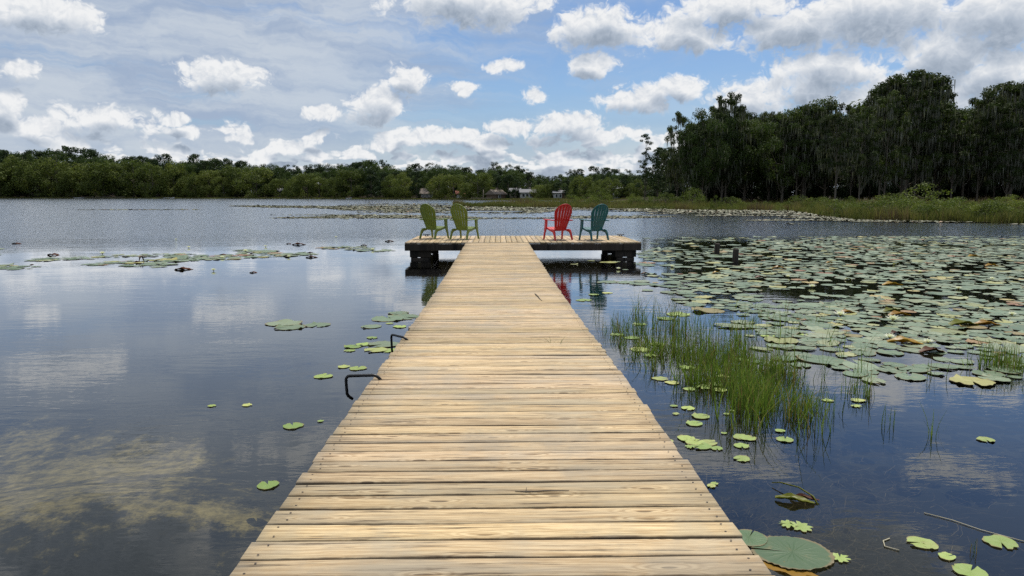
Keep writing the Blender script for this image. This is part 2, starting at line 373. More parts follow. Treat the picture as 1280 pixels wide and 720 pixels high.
def pad_mat(name, cols, gloss=0.42):
    m, nt = new_mat(name)
    f = nt.m('FRACT', nt.m('ADD', nt.attr('rnd'), nt.m('MULTIPLY', nt.orand(), 0.98)))
    base = nt.ramp(f, cols); f2 = nt.m('FRACT', nt.m('MULTIPLY', f, 13.7)); vv = nt.m('MULTIPLY_ADD', f2, 0.6, 0.68); base = nt.mix(1.0, base, nt.xyz(vv, nt.m('MULTIPLY_ADD', f2, 0.5, 0.74), vv), 'MULTIPLY')
    u, v, _ = nt.sep(nt.n('ShaderNodeUVMap').outputs[0])
    ang = nt.m('ARCTAN2', v, u); rr = nt.m('SQRT', nt.m('ADD', nt.m('MULTIPLY', u, u), nt.m('MULTIPLY', v, v)))
    o = nt.n('ShaderNodeTexCoord').outputs['Object']
    n = nt.noise(nt.xyz(nt.m('MULTIPLY', u, 2.5), nt.m('MULTIPLY', v, 2.5), nt.m('MULTIPLY', f, 60)), 1, 5, 0.6)
    vein = nt.m('POWER', nt.m('ABSOLUTE', nt.m('COSINE', nt.m('MULTIPLY', nt.m('ADD', ang, nt.m('MULTIPLY', n, 0.25)), 9.0))), 14)
    vein = nt.m('MULTIPLY', vein, nt.sstep(rr, 0.98, 0.15))
    c = nt.mix(nt.m('MULTIPLY', vein, 0.35), base, nt.mix(1.0, base, (1.35, 1.3, 1.1), 'MULTIPLY'))
    c = nt.mix(nt.m('MULTIPLY', nt.sstep(n, 0.56, 0.74), 0.55), c, (0.20, 0.15, 0.06))
    rim = nt.m('MULTIPLY', nt.sstep(nt.m('ADD', rr, nt.m('MULTIPLY', n, 0.12)), 0.98, 1.06), 0.6)
    c = nt.mix(rim, c, (0.22, 0.13, 0.05))
    h = nt.m('ADD', vein, n)
    finish(nt, principled(nt, c, nt.m('MULTIPLY_ADD', n, 0.3, gloss-0.12), 0.5, h, 0.35, 0.006)); return m
M_PAD = pad_mat('grey_green_pad', [(0, (0.095, 0.150, 0.075)), (0.45, (0.140, 0.195, 0.110)), (0.80, (0.19, 0.225, 0.13)), (0.92, (0.30, 0.30, 0.09)), (0.98, (0.28, 0.15, 0.05)), (1, (0.2, 0.08, 0.03))])
M_PADBIG = pad_mat('deep_green_pad', [(0, (0.065, 0.125, 0.045)), (1, (0.085, 0.15, 0.055))], 0.5)
M_PADY = pad_mat('yellow_green_pad', [(0, (0.20, 0.30, 0.06)), (0.5, (0.28, 0.36, 0.08)), (1, (0.38, 0.40, 0.12))], 0.5)
M_PADF = pad_mat('far_pads', [(0, (0.06, 0.06, 0.03)), (0.4, (0.115, 0.12, 0.06)), (0.75, (0.16, 0.16, 0.09)), (0.92, (0.22, 0.22, 0.14)), (1, (0.22, 0.12, 0.05))], 0.55)
M_BROWNLEAF = leaf_mat('dead_lily_leaf', [(0, (0.06, 0.022, 0.012)), (0.5, (0.10, 0.035, 0.015)), (1, (0.18, 0.08, 0.02))], 0.1, 0.45)
M_OCHRE = leaf_mat('ochre_lily_leaf', [(0, (0.30, 0.16, 0.03)), (0.5, (0.42, 0.27, 0.05)), (1, (0.38, 0.34, 0.08))], 0.25, 0.35)
M_OLIVELEAF = leaf_mat('olive_lily_leaf', [(0, (0.13, 0.14, 0.02)), (1, (0.19, 0.20, 0.03))], 0.2, 0.35)
M_PETAL = leaf_mat('white_petals', [(0, (0.72, 0.72, 0.68)), (1, (0.85, 0.84, 0.80))], 0.3, 0.5)
M_STAMEN = simple('yellow_stamens', (0.7, 0.45, 0.05))
M_WEED = leaf_mat('submerged_weed_strands', [(0, (0.03, 0.026, 0.018)), (0.8, (0.09, 0.075, 0.05)), (1, (0.2, 0.17, 0.11))], 0.2, 0.8, obj=False)

# ------------------------------------------------------------------ ground + water
def interp_tab(x, tab):
    xs = [a for a, _ in tab]; ys = [b for _, b in tab]; return np.interp(x, xs, ys)
def pxaz(px): return az_of(px)
FAR_TAB = [(-math.pi, 9), (-2.6, 10), (-2.1, 60), (-1.5, 220), (-1.0, 330), (pxaz(0), 402), (pxaz(300), 385), (pxaz(450), 320), (pxaz(600), 262), (pxaz(700), 236), (pxaz(765), 215), (pxaz(800), 100), (pxaz(860), 83), (pxaz(985), 79), (pxaz(1036), 56), (pxaz(1070), 50), (pxaz(1280), 43.5), (pxaz(1600), 33), (1.5, 30), (2.2, 22), (2.6, 10), (math.pi, 9)]
BANK_TAB = [(pxaz(540), 112), (pxaz(590), 106), (pxaz(640), 102), (pxaz(740), 94), (pxaz(860), 83), (pxaz(985), 79), (pxaz(1036), 56), (pxaz(1070), 50), (pxaz(1280), 43.5)]
BANK_D = [(pxaz(552), -3), (pxaz(575), 5), (pxaz(620), 13), (pxaz(700), 26), (pxaz(790), 60), (pxaz(800), 200)]
def land_dist(X, Y):
    az = np.arctan2(X, Y); r = np.hypot(X, Y)
    k = np.maximum(np.cos(az), 0.35)
    near_back = np.abs(az) > 1.5
    d = np.where(near_back, r, r*k)       # distance along the view axis in front
    s1 = d - interp_tab(az, FAR_TAB)
    sb = d - interp_tab(az, BANK_TAB)
    D = interp_tab(az, BANK_D)
    s2 = np.where((az > pxaz(552)) & (az < 1.2), np.minimum(sb, D-sb), -5)
    return np.maximum(s1, s2), s1
def ground_z(X, Y):
    s, s1 = land_dist(X, Y)
    n = 0.5*np.sin(X*0.13+1.3*np.sin(Y*0.07))+0.5*np.sin(Y*0.17+X*0.05)
    z = np.where(s < 0, np.maximum(s*0.10, -0.95), np.minimum(s*0.07, 0.35)) + np.clip(s1-12, 0, 120)*np.where(np.arctan2(X, Y) > pxaz(770), 0.006, 0.022)
    return z+np.where(s > 3, n*0.12, np.where(s < -3, n*0.05, 0))

def terrain():
    na, nr = 900, 220
    az = np.linspace(-math.pi, math.pi, na+1)[:-1]; r = np.concatenate([[0.3], np.geomspace(0.8, 4500, nr-1)])
    A, Rr = np.meshgrid(az, r, indexing='ij'); X = Rr*np.sin(A); Y = Rr*np.cos(A); Z = ground_z(X, Y)
    # shallow hump of sand and algae at the lower left
    c = at(70, 640, 0); Z = Z + 0.45*np.exp(-(((X-c.x)/1.6)**2+((Y-c.y)/1.3)**2))
    V = np.stack([X, Y, Z], -1).reshape(-1, 3)
    i = np.arange(na)[:, None]*nr; j = np.arange(nr-1)[None]; i2 = (np.arange(na)[:, None]+1) % na*nr
    Fq = np.stack([i+j, i+j+1, i2+j+1, i2+j], -1).reshape(-1, 4)
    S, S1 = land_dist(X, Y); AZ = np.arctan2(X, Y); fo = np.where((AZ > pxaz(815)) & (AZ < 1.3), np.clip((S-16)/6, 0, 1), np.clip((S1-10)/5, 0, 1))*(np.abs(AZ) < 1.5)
    m, nt = new_mat('ground_earth')
    o = nt.n('ShaderNodeTexCoord').outputs['Object']; ox, oy, oz = nt.sep(o)
    n = nt.noise(o, 0.5, 5, 0.6); n2 = nt.noise(o, 3, 5, 0.65)
    land = nt.mix(n, (0.055, 0.075, 0.018), (0.12, 0.15, 0.04)); land = nt.mix(nt.sstep(n2, 0.5, 0.7), land, (0.13, 0.11, 0.06))
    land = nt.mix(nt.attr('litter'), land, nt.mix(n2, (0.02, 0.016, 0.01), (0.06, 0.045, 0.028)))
    mud = nt.mix(n2, (0.008, 0.009, 0.007), (0.024, 0.024, 0.016))
    # algae mats on the lake bed, clustered at the near left
    P = nt.v('MULTIPLY', o, (1.15, 0.85, 1))
    big = nt.noise(P, 1.3, 3, 0.55); med = nt.noise(P, 4.6, 8, 0.78)
    def blob(px, py, sx, sy):
        cc = at(px, py, -0.5); return nt.m('SUBTRACT', 1.0, nt.v('LENGTH', nt.v('MULTIPLY', nt.v('SUBTRACT', nt.xyz(ox, oy, 0), (cc.x, cc.y, 0)), (1/sx, 1/sy, 0))))
    reg = nt.m('MAXIMUM', nt.m('MAXIMUM', blob(110, 605, 1.0, 0.6), blob(30, 700, 1.1, 0.9)), nt.m('MAXIMUM', nt.m('SUBTRACT', blob(240, 720, 0.7, 0.25), 0.1), nt.m('SUBTRACT', blob(60, 560, 1.4, 0.9), 0.50)))
    al = nt.m('ADD', nt.m('MULTIPLY', nt.m('MAXIMUM', reg, -1.5), 0.42), nt.m('ADD', nt.m('MULTIPLY', nt.m('SUBTRACT', big, 0.5), 0.8), nt.m('MULTIPLY', nt.m('SUBTRACT', med, 0.5), 1.7)))
    am = nt.sstep(al, -0.06, 0.26)
    alg = nt.mix(nt.sstep(nt.noise(nt.v('MULTIPLY', o, (1.2, 0.9, 1)), 9, 7, 0.75), 0.33, 0.66), (0.055, 0.048, 0.02), (0.36, 0.30, 0.14))
    mud = nt.mix(nt.m('MULTIPLY', am, 0.85), mud, alg)
    c = nt.mix(nt.sstep(oz, -0.02, 0.05), mud, land)
    finish(nt, principled(nt, c, 0.95, 0.1, n2, 0.6, 0.03))
    gm = poly_mesh('ground', V, 4, m, True, F_=Fq); ga = gm.attributes.new('litter', 'FLOAT', 'POINT'); ga.data.foreach_set('value', fo.astype(np.float32).ravel())
    o = link('ground', gm); tag(o, kind='structure', label='grassy shore and dark lake bed of mud and algae', cat='ground')
terrain()

def water():
    m, nt = new_mat('lake_water')
    o = nt.n('ShaderNodeTexCoord').outputs['Object']; x, y, z = nt.sep(o)
    dist = nt.m('SQRT', nt.m('ADD', nt.m('MULTIPLY', x, x), nt.m('MULTIPLY', y, y)))
    gust = nt.noise(nt.v('MULTIPLY', o, (0.05, 0.16, 1)), 1, 3, 0.6)
    far = nt.m('MULTIPLY', nt.sstep(nt.m('ADD', dist, nt.m('MULTIPLY_ADD', gust, 14, -7)), 23, 36), nt.sstep(nt.m('DIVIDE', x, nt.m('MAXIMUM', nt.m('ABSOLUTE', y), 1.0)), 0.15, 0.33, 1.0, 0.8))
    a = nt.noise(nt.v('MULTIPLY', o, (1.3, 4.2, 1)), 1.0, 3, 0.55)
    b = nt.noise(nt.v('MULTIPLY', o, (5, 11, 1)), 1.0, 3, 0.6, 0.4)
    calm = nt.noise(nt.v('MULTIPLY', o, (0.25, 0.5, 1)), 1.0, 2, 0.5)
    ampn = nt.m('MULTIPLY_ADD', nt.sstep(calm, 0.35, 0.65), 0.0022, 0.0010)
    amp = nt.m('ADD', ampn, nt.m('MULTIPLY', far, 0.034))
    h = nt.m('MULTIPLY', nt.m('ADD', a, nt.m('MULTIPLY', b, 0.45)), amp)
    bp = nt.n('ShaderNodeBump'); bp.inputs['Strength'].default_value = 1.0; bp.inputs['Distance'].default_value = 1.0; nt.put(bp.inputs['Height'], h)
    fr = nt.n('ShaderNodeFresnel'); fr.inputs['IOR'].default_value = 1.33; b2 = nt.n('ShaderNodeBump'); b2.inputs['Strength'].default_value = 1.0; b2.inputs['Distance'].default_value = 0.4; nt.put(b2.inputs['Height'], h); nt.put(fr.inputs['Normal'], b2.outputs[0])
    gl = nt.n('ShaderNodeBsdfGlossy'); nt.put(gl.inputs['Roughness'], nt.m('MULTIPLY_ADD', far, 0.10, 0.012)); nt.put(gl.inputs['Normal'], bp.outputs[0])
    gl.inputs['Color'].default_value = (0.93, 0.95, 0.98, 1)
    tr = nt.n('ShaderNodeBsdfTransparent'); tr.inputs[0].default_value = (0.72, 0.71, 0.60, 1)
    mx = nt.n('ShaderNodeMixShader'); nt.put(mx.inputs[0], nt.m('MULTIPLY', fr.outputs[0], 1.42, clamp=True)); nt.put(mx.inputs[1], tr.outputs[0]); nt.put(mx.inputs[2], gl.outputs[0])
    finish(nt, mx.outputs[0])
    n = 128; a = np.arange(n)/n*2*math.pi; rr = [0, 30, 120, 500]
    V = [(0, 0, 0)]; Fs = []; 
    for r_ in rr[1:]: V += [(r_*math.cos(q), r_*math.sin(q), 0) for q in a]
    for k in range(n):
        Fs.append((0, 1+k, 1+(k+1) % n))
        for j in (0, 1):
            b0 = 1+j*n; Fs.append((b0+k, b0+n+k, b0+n+(k+1) % n, b0+(k+1) % n))
    me = bpy.data.meshes.new('water'); me.from_pydata(V, [], Fs); me.update(); me.materials.append(m)
    tag(link('water', me), 'calm dark lake water reflecting clouds and trees', 'water', kind='structure')
water()

# ------------------------------------------------------------------ trees
def blobs_leaves(centers, rads, per, size, flat=0.75, up=0.35, asp=0.6):
    C_ = []; D_ = []
    for c, r_, k in zip(centers, rads, per):
        d = rng.normal(size=(k, 3)); d /= np.linalg.norm(d, axis=1)[:, None]
        rr = r_*rng.uniform(0.25, 1.08, (k, 1))**0.5; D_.append(d)
        p = np.asarray(c)+d*rr*np.array([1, 1, flat]); C_.append(p)
    Pn = np.concatenate(C_); n = len(Pn)
    nrm = np.concatenate(D_)*1.5+rng.normal(size=(n, 3))*0.75; nrm[:, 2] += up; nrm /= np.linalg.norm(nrm, axis=1)[:, None]
    t = np.cross(nrm, rng.normal(size=(n, 3))); t /= np.linalg.norm(t, axis=1)[:, None]; b = np.cross(nrm, t)
    s = size*rng.uniform(0.55, 1.35, (n, 1))
    V = np.stack([Pn-t*s*0.5, Pn-b*s*asp*0.5+t*s*0.1, Pn+t*s*0.5, Pn+b*s*asp*0.5-t*s*0.08], 1)
    return V.reshape(-1, 3), n
def make_tree(name, H, cr, cb, nc, per, leaf, mat, shape='round', moss=0, tr=0.22, lean=0.4, flat=0.75, clump=0.2, side_w=0.0):
    root = empty(name)
    centers = []; rads = []
    for i in range(nc):
        if shape == 'round':
            v = rng.normal(size=3); v /= np.linalg.norm(v); v *= rng.uniform(0.45, 1)**0.5
            c = np.array([v[0]*cr, v[1]*cr, (H+cb)/2+v[2]*(H-cb)/2]); rad = clump*cr*2*rng.uniform(0.6, 1.2)
        elif shape == 'tall':
            t_ = rng.uniform(0, 1)**0.8; w = cr*(0.50+0.5*math.sin(math.pi*min(1, t_*0.85+0.15)))
            a = rng.uniform(0, 6.283); q = w*rng.uniform(0.25, 1)
            c = np.array([math.cos(a)*q, math.sin(a)*q, cb+(H-cb)*t_]); rad = clump*cr*2*rng.uniform(0.6, 1.15)*(1.15-0.45*t_)
        elif shape == 'flat':       # broad layered crown with gaps
            t_ = rng.uniform(0, 1)**0.6; a = rng.uniform(0, 6.283); w = cr*(0.45+0.7*t_) if t_ < 0.75 else cr*(0.975-1.6*(t_-0.75))
            q = w*rng.uniform(0.2, 1)**0.6
            c = np.array([math.cos(a)*q, math.sin(a)*q, cb+(H-cb)*t_]); rad = clump*cr*2*rng.uniform(0.5, 1.1)
        else:                       # pine: sparse tufts
            t_ = rng.uniform(0, 1); a = rng.uniform(0, 6.283); q = cr*rng.uniform(0.1, 1)*(1.1-0.75*t_)
            c = np.array([math.cos(a)*q, math.sin(a)*q, cb+(H-cb)*t_]); rad = clump*cr*2*rng.uniform(0.6, 1.1)
        centers.append(c); rads.append(rad)
    tot = sum(r_**2 for r_ in rads)
    ks = [max(8, int(per*nc*r_**2/tot)) for r_ in rads]
    V, n = blobs_leaves(centers, rads, ks, leaf, flat)
    cl = np.repeat(rng.uniform(0, 1, len(ks)), ks)
    fa = np.clip(0.6*cl+0.4*rng.uniform(0, 1, n), 0, 1); loops = np.arange(4*n); st_ = np.arange(n)*4; to_ = np.full(n, 4); mi = np.zeros(n, np.int32)
    if moss:
        idx = rng.choice(nc, moss, p=np.array(rads)**2/sum(r_**2 for r_ in rads)); ce = np.array(centers)[idx]; ra = np.array(rads)[idx][:, None]
        p = ce+rng.normal(size=(moss, 3))*ra*np.array([0.45, 0.45, 0.25])
        L = rng.uniform(0.5, 2.2, (moss, 1))*np.minimum(1, H/18); W = rng.uniform(0.04, 0.13, (moss, 1)); a = rng.uniform(0, 6.283, (moss, 1))
        hx = np.concatenate([np.cos(a)*W, np.sin(a)*W, 0*W], 1); dn = np.concatenate([rng.normal(size=(moss, 2))*0.06, -L], 1)
        V5 = np.stack([p-hx, p+hx, p+hx*0.7+dn*0.55, p+dn, p-hx*0.8+dn*0.5], 1).reshape(-1, 3)
        V = np.concatenate([V, V5]); loops = np.arange(len(V)); st_ = np.concatenate([st_, 4*n+np.arange(moss)*5]); to_ = np.concatenate([to_, np.full(moss, 5)])
        fa = np.concatenate([fa, rng.uniform(0, 1, moss)]); mi = np.concatenate([mi, np.ones(moss, np.int32)])
    cme = np_mesh('crown', V, loops, st_, to_, [mat, M_MOSS], fattr=fa); cme.polygons.foreach_set('material_index', mi)
    crown = link('crown', cme, root)
    mb = MB(); lx, ly = rng.normal(size=2)*lean; top = H*0.9
    sp = [Vector((lx*t_*t_+0.25*math.sin(t_*5+lx)*lean, ly*t_*t_, top*t_)) for t_ in np.linspace(0, 1, 8)]
    mb.tube(sp, [tr*(1.35 if i == 0 else 1)*(1-0.85*i/7) for i in range(8)], 8)
    for i in rng.choice(nc, min(nc, 18), replace=False):
        c = Vector(centers[i]); tz = max(cb*0.6, c.z-rng.uniform(0.1, 0.35)*H); tz = min(tz, top*0.95); k = tz/top
        p0 = Vector((lx*k*k, ly*k*k, tz)); mid = (p0+c)/2+Vector((0, 0, -0.04*H)); r0 = tr*(1-0.85*k)*0.6
        mb.tube([p0, mid, c], [r0, r0*0.6, r0*0.2], 5, False)
    mb.build('trunk', M_BARK, root, True)
    return root
def copy_tree(o, parent=None):
    c = o.copy(); COL.objects.link(c); c.parent = parent
    for ch in list(KIDS.get(o.name, [])): copy_tree(ch, c)
    return c
KIDS = {}
def reg(o):
    KIDS[o.name] = [c for c in bpy.data.objects if c.parent == o]
    for c in KIDS[o.name]: reg(c)
    return o
USED = set()
def place(proto, loc, rz, sc, label, cat, group=None):
    o = proto if proto.name not in USED else copy_tree(proto)
    USED.add(proto.name)
    o.location = loc; o.rotation_euler = (0, 0, rz); o.scale = sc if isinstance(sc, tuple) else (sc,)*3
    o['label'] = label; o['category'] = cat
    if group: o['group'] = group
    elif 'group' in o: del o['group']
    return o

far_oak = [reg(make_tree('oak_tree', 20, 7.0, 0.5, 40, 150, 0.62, M_OAK, 'round', 60, 0.3, clump=0.17)) for _ in range(4)]
far_bright = [reg(make_tree('oak_tree', 14, 7.2, 0.2, 42, 150, 0.6, M_OAKB, 'round', 40, 0.28, clump=0.16)) for _ in range(3)]
far_pine = [reg(make_tree('pine_tree', 24, 4.6, 12, 24, 90, 0.55, M_PINE, 'flat', 0, 0.24, clump=0.2)) for _ in range(3)]
far_dark = [reg(make_tree('cypress_tree', 20, 5.6, 0.5, 40, 150, 0.6, M_PINE, 'tall', 60, 0.3, clump=0.2)) for _ in range(3)]

SKYL = [(-300,186),(0,186),(60,181),(100,185),(150,193),(200,196),(250,196),(290,196),(340,205),(370,208),(400,206),(440,205),(462,200),(500,210),(545,208),(590,213),(622,208),(650,212),(690,224),(712,216),(745,212),(800,217),(900,220)]
def far_dist(px): return float(interp_tab(np.array([az_of(px)]), [t for t in FAR_TAB if t[0] < pxaz(790)]+[(pxaz(850), 200)])[0])
def gz(X, Y): return float(ground_z(np.array([X]), np.array([Y]))[0])
def topz(px, Y, py): return HC+(244-py)/F*Y
def far_row(row):
    px = -150.0
    while px < 850:
        base = far_dist(px)
        if row == 0: Y = base+rng.uniform(8, 16); protos = far_bright if px < 420 or rng.random() < 0.35 else far_dark+far_bright; frac = rng.uniform(0.52, 0.86)
        elif row == 1: Y = base+rng.uniform(20, 34); protos = far_oak*2+far_dark; frac = rng.uniform(0.74, 0.95)
        elif row > 2: Y = base+rng.uniform(62, 84)+(row-3)*22; protos = far_dark+far_oak; frac = rng.uniform(0.72, 0.9)
        else: Y = base+rng.uniform(38, 60); protos = far_oak+far_dark+far_pine*(2 if px > 280 else 0); frac = rng.uniform(0.9, 1.05)
        if row < 2 and any(abs(px-h) < w_ for h, w_ in ((661, 7), (538, 6))): px += 6; continue
        X = xz(px, Y); g = gz(X, Y)
        pytop = np.interp(px, [a for a, _ in SKYL], [b for _, b in SKYL]); H = (topz(px, Y, pytop)-g)*frac*(1.12 if 430 < px < 800 else 1.03)
        pr = protos[rng.integers(len(protos))]
        H0 = {'o': 20 if pr in far_oak else 14, 'p': 24, 'c': 20}[pr.name[0]]
        s = H/H0*0.97; wxy = s*rng.uniform(0.85, 1.15)
        if pr in far_pine and frac < 0.98: s *= 1.04
        zone = next(n for lim, n in ((70, 'far shore near the left edge'), (150, 'far shore by the long private dock'), (265, 'far shore by the two small white boats'), (330, 'far shore right of the two white boats'), (420, 'far shore by the grey-green lake house'), (500, 'far shore left of the green chairs'), (570, 'far shore by the long brown building'), (635, 'far shore by the pale post'), (690, 'far shore by the low white house'), (2000, 'far shore right of the white house')) if px < lim)
        kind = {'o': 'oak tree', 'p': 'pine tree', 'c': 'dark cypress tree'}[pr.name[0]]
        look = ('bright-crowned ' if pr in far_bright else '')+kind
        rw = ['at the waterline', 'in the middle row', 'on the skyline', 'deep in the wood', 'deepest in the wood'][row]
        place(pr, (X, Y, g-0.2), rng.uniform(0, 6.28), (wxy, wxy, s), f'{look} {rw}, {zone}', 'tree', f'{look}s {rw}, {zone}')
        px += rng.uniform(0.6, 1.1)*wxy*(7 if pr not in far_pine else 4)*1.3*F/Y
for r_ in range(5): far_row(r_)

# right-hand forest
cyp = [reg(make_tree('cypress_tree', 19, 5.2, 5.5, 80, 150, 0.30, M_CYP, 'flat', 1100, 0.22, clump=0.11, flat=0.6)) for _ in range(3)]
cyt = [reg(make_tree('cypress_tree', 18, 4.0, 4.0, 64, 150, 0.30, M_CYP, 'tall', 800, 0.17, clump=0.13, flat=0.7)) for _ in range(3)]
roak = [reg(make_tree('oak_tree', 16, 5.6, 3.0, 75, 200, 0.32, M_OAK, 'round', 500, 0.26, clump=0.13)) for _ in range(2)]
under = [reg(make_tree('understory_tree', 9, 3.2, 0.1, 40, 150, 0.32, M_PINE, 'tall', 60, 0.10, clump=0.2)) for _ in range(2)]
RSKY = [(790,215),(800,190),(822,178),(845,150),(870,148),(890,135),(905,122),(925,138),(955,132),(1000,124),(1050,124),(1072,134),(1090,110),(1130,92),(1165,104),(1185,124),(1215,126),(1238,112),(1262,104),(1290,96),(1340,100),(1500,90)]
GROUP_R = 'moss-hung trees of the forest on the right bank'
def forest():
    # signature trees first: the tall moss-draped one, the left pine, crowns rising out of the canopy
    sig = [(cyp[0], 1132, 88, 92, 1.25, 'tallest cypress of the right forest, its broad flat crown hung with grey moss'),
           (cyp[1], 1262, 96, 88, 1.1, 'tall moss-draped cypress rising at the right edge of the forest'),
           (cyt[0], 906, 113, 104, 0.9, 'tree whose rounded tip rises highest over the left part of the right forest'),
           (cyt[1], 846, 138, 106, 0.8, 'narrow dark tree at the left end of the dense right forest'),
           (roak[0], 878, 136, 100, 0.75, 'dense dark oak near the left end of the right forest'),
           (cyt[2], 1222, 118, 92, 0.9, 'slim mossy tree between the two tallest cypresses of the right forest')]
    for pr, px, py, Y, w, lab in sig:
        X = xz(px, Y); g = gz(X, Y); H0 = 19 if pr in cyp else 18 if pr in cyt else 16
        s = (topz(px, Y, py)-g)/H0*0.95
        place(pr, (X, Y, g-0.1), rng.uniform(0, 6.28), (s*w, s*w, s), lab, 'tree')
    for row, (Ya, Yb, step, fr) in enumerate([(80, 90, 40, (0.66, 0.95)), (93, 106, 34, (0.88, 1.0)), (108, 124, 30, (0.86, 0.99)), (126, 150, 26, (0.8, 0.93))]):
        px = 862.0+row*7
        while px < 1480:
            Y = rng.uniform(Ya, Yb)
            if px < 1010: Y = rng.uniform(100, 122)
            X = xz(px, Y); g = gz(X, Y)
            pr = (cyp*2+cyt*2+roak)[rng.integers(14)]
            H0 = 19 if pr in cyp else 18 if pr in cyt else 16
            py = np.interp(px, [a for a, _ in RSKY], [b for _, b in RSKY])
            s = (topz(px, Y, py)-g)/H0*rng.uniform(*fr)*0.97; w = rng.uniform(0.6, 1.25)
            kind = 'oak' if pr in roak else 'cypress'
            part = next(n for lim, n in ((905, 'left end'), (985, 'left quarter'), (1070, 'middle'), (1110, 'stretch left of the tallest cypress'), (1165, 'stretch around the tallest cypress'), (1225, 'stretch right of the tallest cypress'), (1290, 'right edge'), (9999, 'stretch beyond the right edge')) if px < lim)
            rw = ['front row', 'second row', 'third row', 'back row'][row]
            place(pr, (X, Y, g-0.1), rng.uniform(0, 6.28), (s*w, s*w, s), f'moss-hung {kind} in the {rw}, {part} of the right forest', 'tree', f'{kind} trees in the {rw} of the {part} of the right forest')
            px += step*rng.uniform(0.7, 1.2)
    for row, (Ya, Yb) in enumerate([(112, 128), (134, 156)]):
        px = 832.0+row*9
        while px < 1480:
            Y = rng.uniform(Ya, Yb); X = xz(px, Y); g = gz(X, Y); pr = under[rng.integers(2)]; s = rng.uniform(0.9, 1.35)
            place(pr, (X, Y, g-0.1), rng.uniform(0, 6.28), (s*1.1, s*1.1, s), 'low dark leafy tree growing in the shade under the right forest', 'tree', 'understory trees in the shade of the right forest')
            px += rng.uniform(16, 26)
forest()
thin_pine = reg(make_tree('pine_tree', 16, 2.4, 3.5, 46, 62, 0.30, M_PINE, 'pine', 0, 0.13, clump=0.14, flat=0.6, lean=0.5))
for px, py, lab in ((806, 168, 'thin open-crowned pine standing alone off the left end of the right forest'), (822, 184, 'shorter thin pine beside the dense left end of the right forest')):
    Y = 108; X = xz(px, Y); g = gz(X, Y); s = (topz(px, Y, py)-g)/16*0.97
    place(thin_pine, (X, Y, g), px, (s*1.05, s*1.05, s), lab, 'tree')

# shrubs on the bank
shr = [reg(make_tree('shrub', 2.4, 1.5, 0.1, 26, 60, 0.13, M_SHRUB, 'round', 0, 0.04, clump=0.17, lean=0.1)) for _ in range(3)]
SH = [(1156,57,30,1.5,'largest willow-like shrub on the right bank, spreading over the grass'),(1112,56,20,1.2,'bushy green shrub just left of the largest bank shrub'),
      (1062,62,13,1.0,'small leafy shrub on the bank left of the pair of big shrubs'),(1196,54,15,1.0,'low yellow-green shrub right of the largest bank shrub'),
      (1262,58,18,1.1,'green shrub on the bank at the right edge of the forest'),(866,86,20,1.0,'lone rounded shrub on the bank below the left end of the forest'),
      (895,84,12,0.8,'small shrub right of the lone rounded bank shrub'),(832,92,14,1.1,'pale shrub on the bank below the thin pines'),(793,95,12,1.0,'low shrub on the bank just left of the thin pines'),
      (752,102,17,1.0,'bright shrub on the bank above the teal chair'),(738,104,11,1.2,'low shrub on the bank left of the one above the teal chair'),(975,75,10,1.0,'small shrub on the bank below the middle of the forest'),
      (915,80,9,0.9,'tiny shrub on the bank, third from the left end of the forest'),(1020,66,9,1.0,'tiny shrub on the bank below the tall forest trunks')]
for i, (px, Y, hp, w, lab) in enumerate(SH):
    X = xz(px, Y); g = gz(X, Y); s = (hp*Y/F+0.3)/2.4
    place(shr[i % 3], (X, Y, g-0.05), i*1.7, (s*w, s*w, s), lab, 'shrub')

plant = [reg(make_tree('marsh_plant', 1.3, 0.9, 0.05, 16, 40, 0.11, M_SHRUB, 'round', 0, 0.02, clump=0.2, lean=0.1)) for _ in range(3)]
for i in range(110):
    px = rng.uniform(1040, 1420) if i < 75 else rng.uniform(640, 1040); fr_ = rng.uniform(0, 1)
    Y = float(interp_tab(np.array([az_of(px)]), BANK_TAB+[(pxaz(1600), 33)])[0])+(0.8+6*fr_**1.5 if px > 1040 else 4+9*fr_); X = xz(px, Y); s_ = rng.uniform(0.35, 1.0)
    part = 'right part' if px > 1040 else 'left part'
    place(plant[i % 3], (X, Y, gz(X, Y)-0.05), rng.uniform(0, 6), (s_*1.25, s_*1.25, s_), f'low leafy green plant in the marsh grass, {part} of the right bank', 'plant', f'low leafy plants, {part} of the right bank')

# ------------------------------------------------------------------ blades
def blades(P, Hh, W, lean=0.25, seg=3, nrm=None):
    """curved tapering grass blades as one array of quads (seg-1) + tip tri -> all quads (tip degenerate avoided by 5-gon fan)"""
    n = len(P); a = rng.uniform(0, 6.283, n); d = np.stack([np.cos(a), np.sin(a), 0*a], 1)
    b = rng.uniform(0, 6.283, n); L = np.stack([np.cos(b), np.sin(b), 0*b], 1)*(np.abs(rng.normal(size=n))*lean*Hh)[:, None]
    Hh = Hh[:, None]; W = W[:, None] if isinstance(W, np.ndarray) else W
    up = np.array([0, 0, 1.0])
    rows = []
    for k in range(seg):
        t = k/seg; c = P+up*Hh*t*(1-0.1*t)+L*t*t; w = d*W*0.5*(1-t*0.55); rows += [c-w, c+w]
    tip = P+up*Hh*0.93+L
    V = np.stack(rows+[tip], 1)                                # n, 2seg+1, 3
    k = 2*seg+1; loops = []; tot = []
    for j in range(seg-1): loops.append([2*j, 2*j+1, 2*j+3, 2*j+2]); tot.append(4)
    loops.append([2*seg-2, 2*seg-1, 2*seg]); tot.append(3)
    flat = np.array([q for l in loops for q in l]); Ls = (np.arange(n)[:, None]*k+flat[None]).ravel()
    T = np.tile(tot, n); S = np.concatenate([[0], np.cumsum(T)[:-1]])
    return V.reshape(-1, 3), Ls, S, T, len(tot)
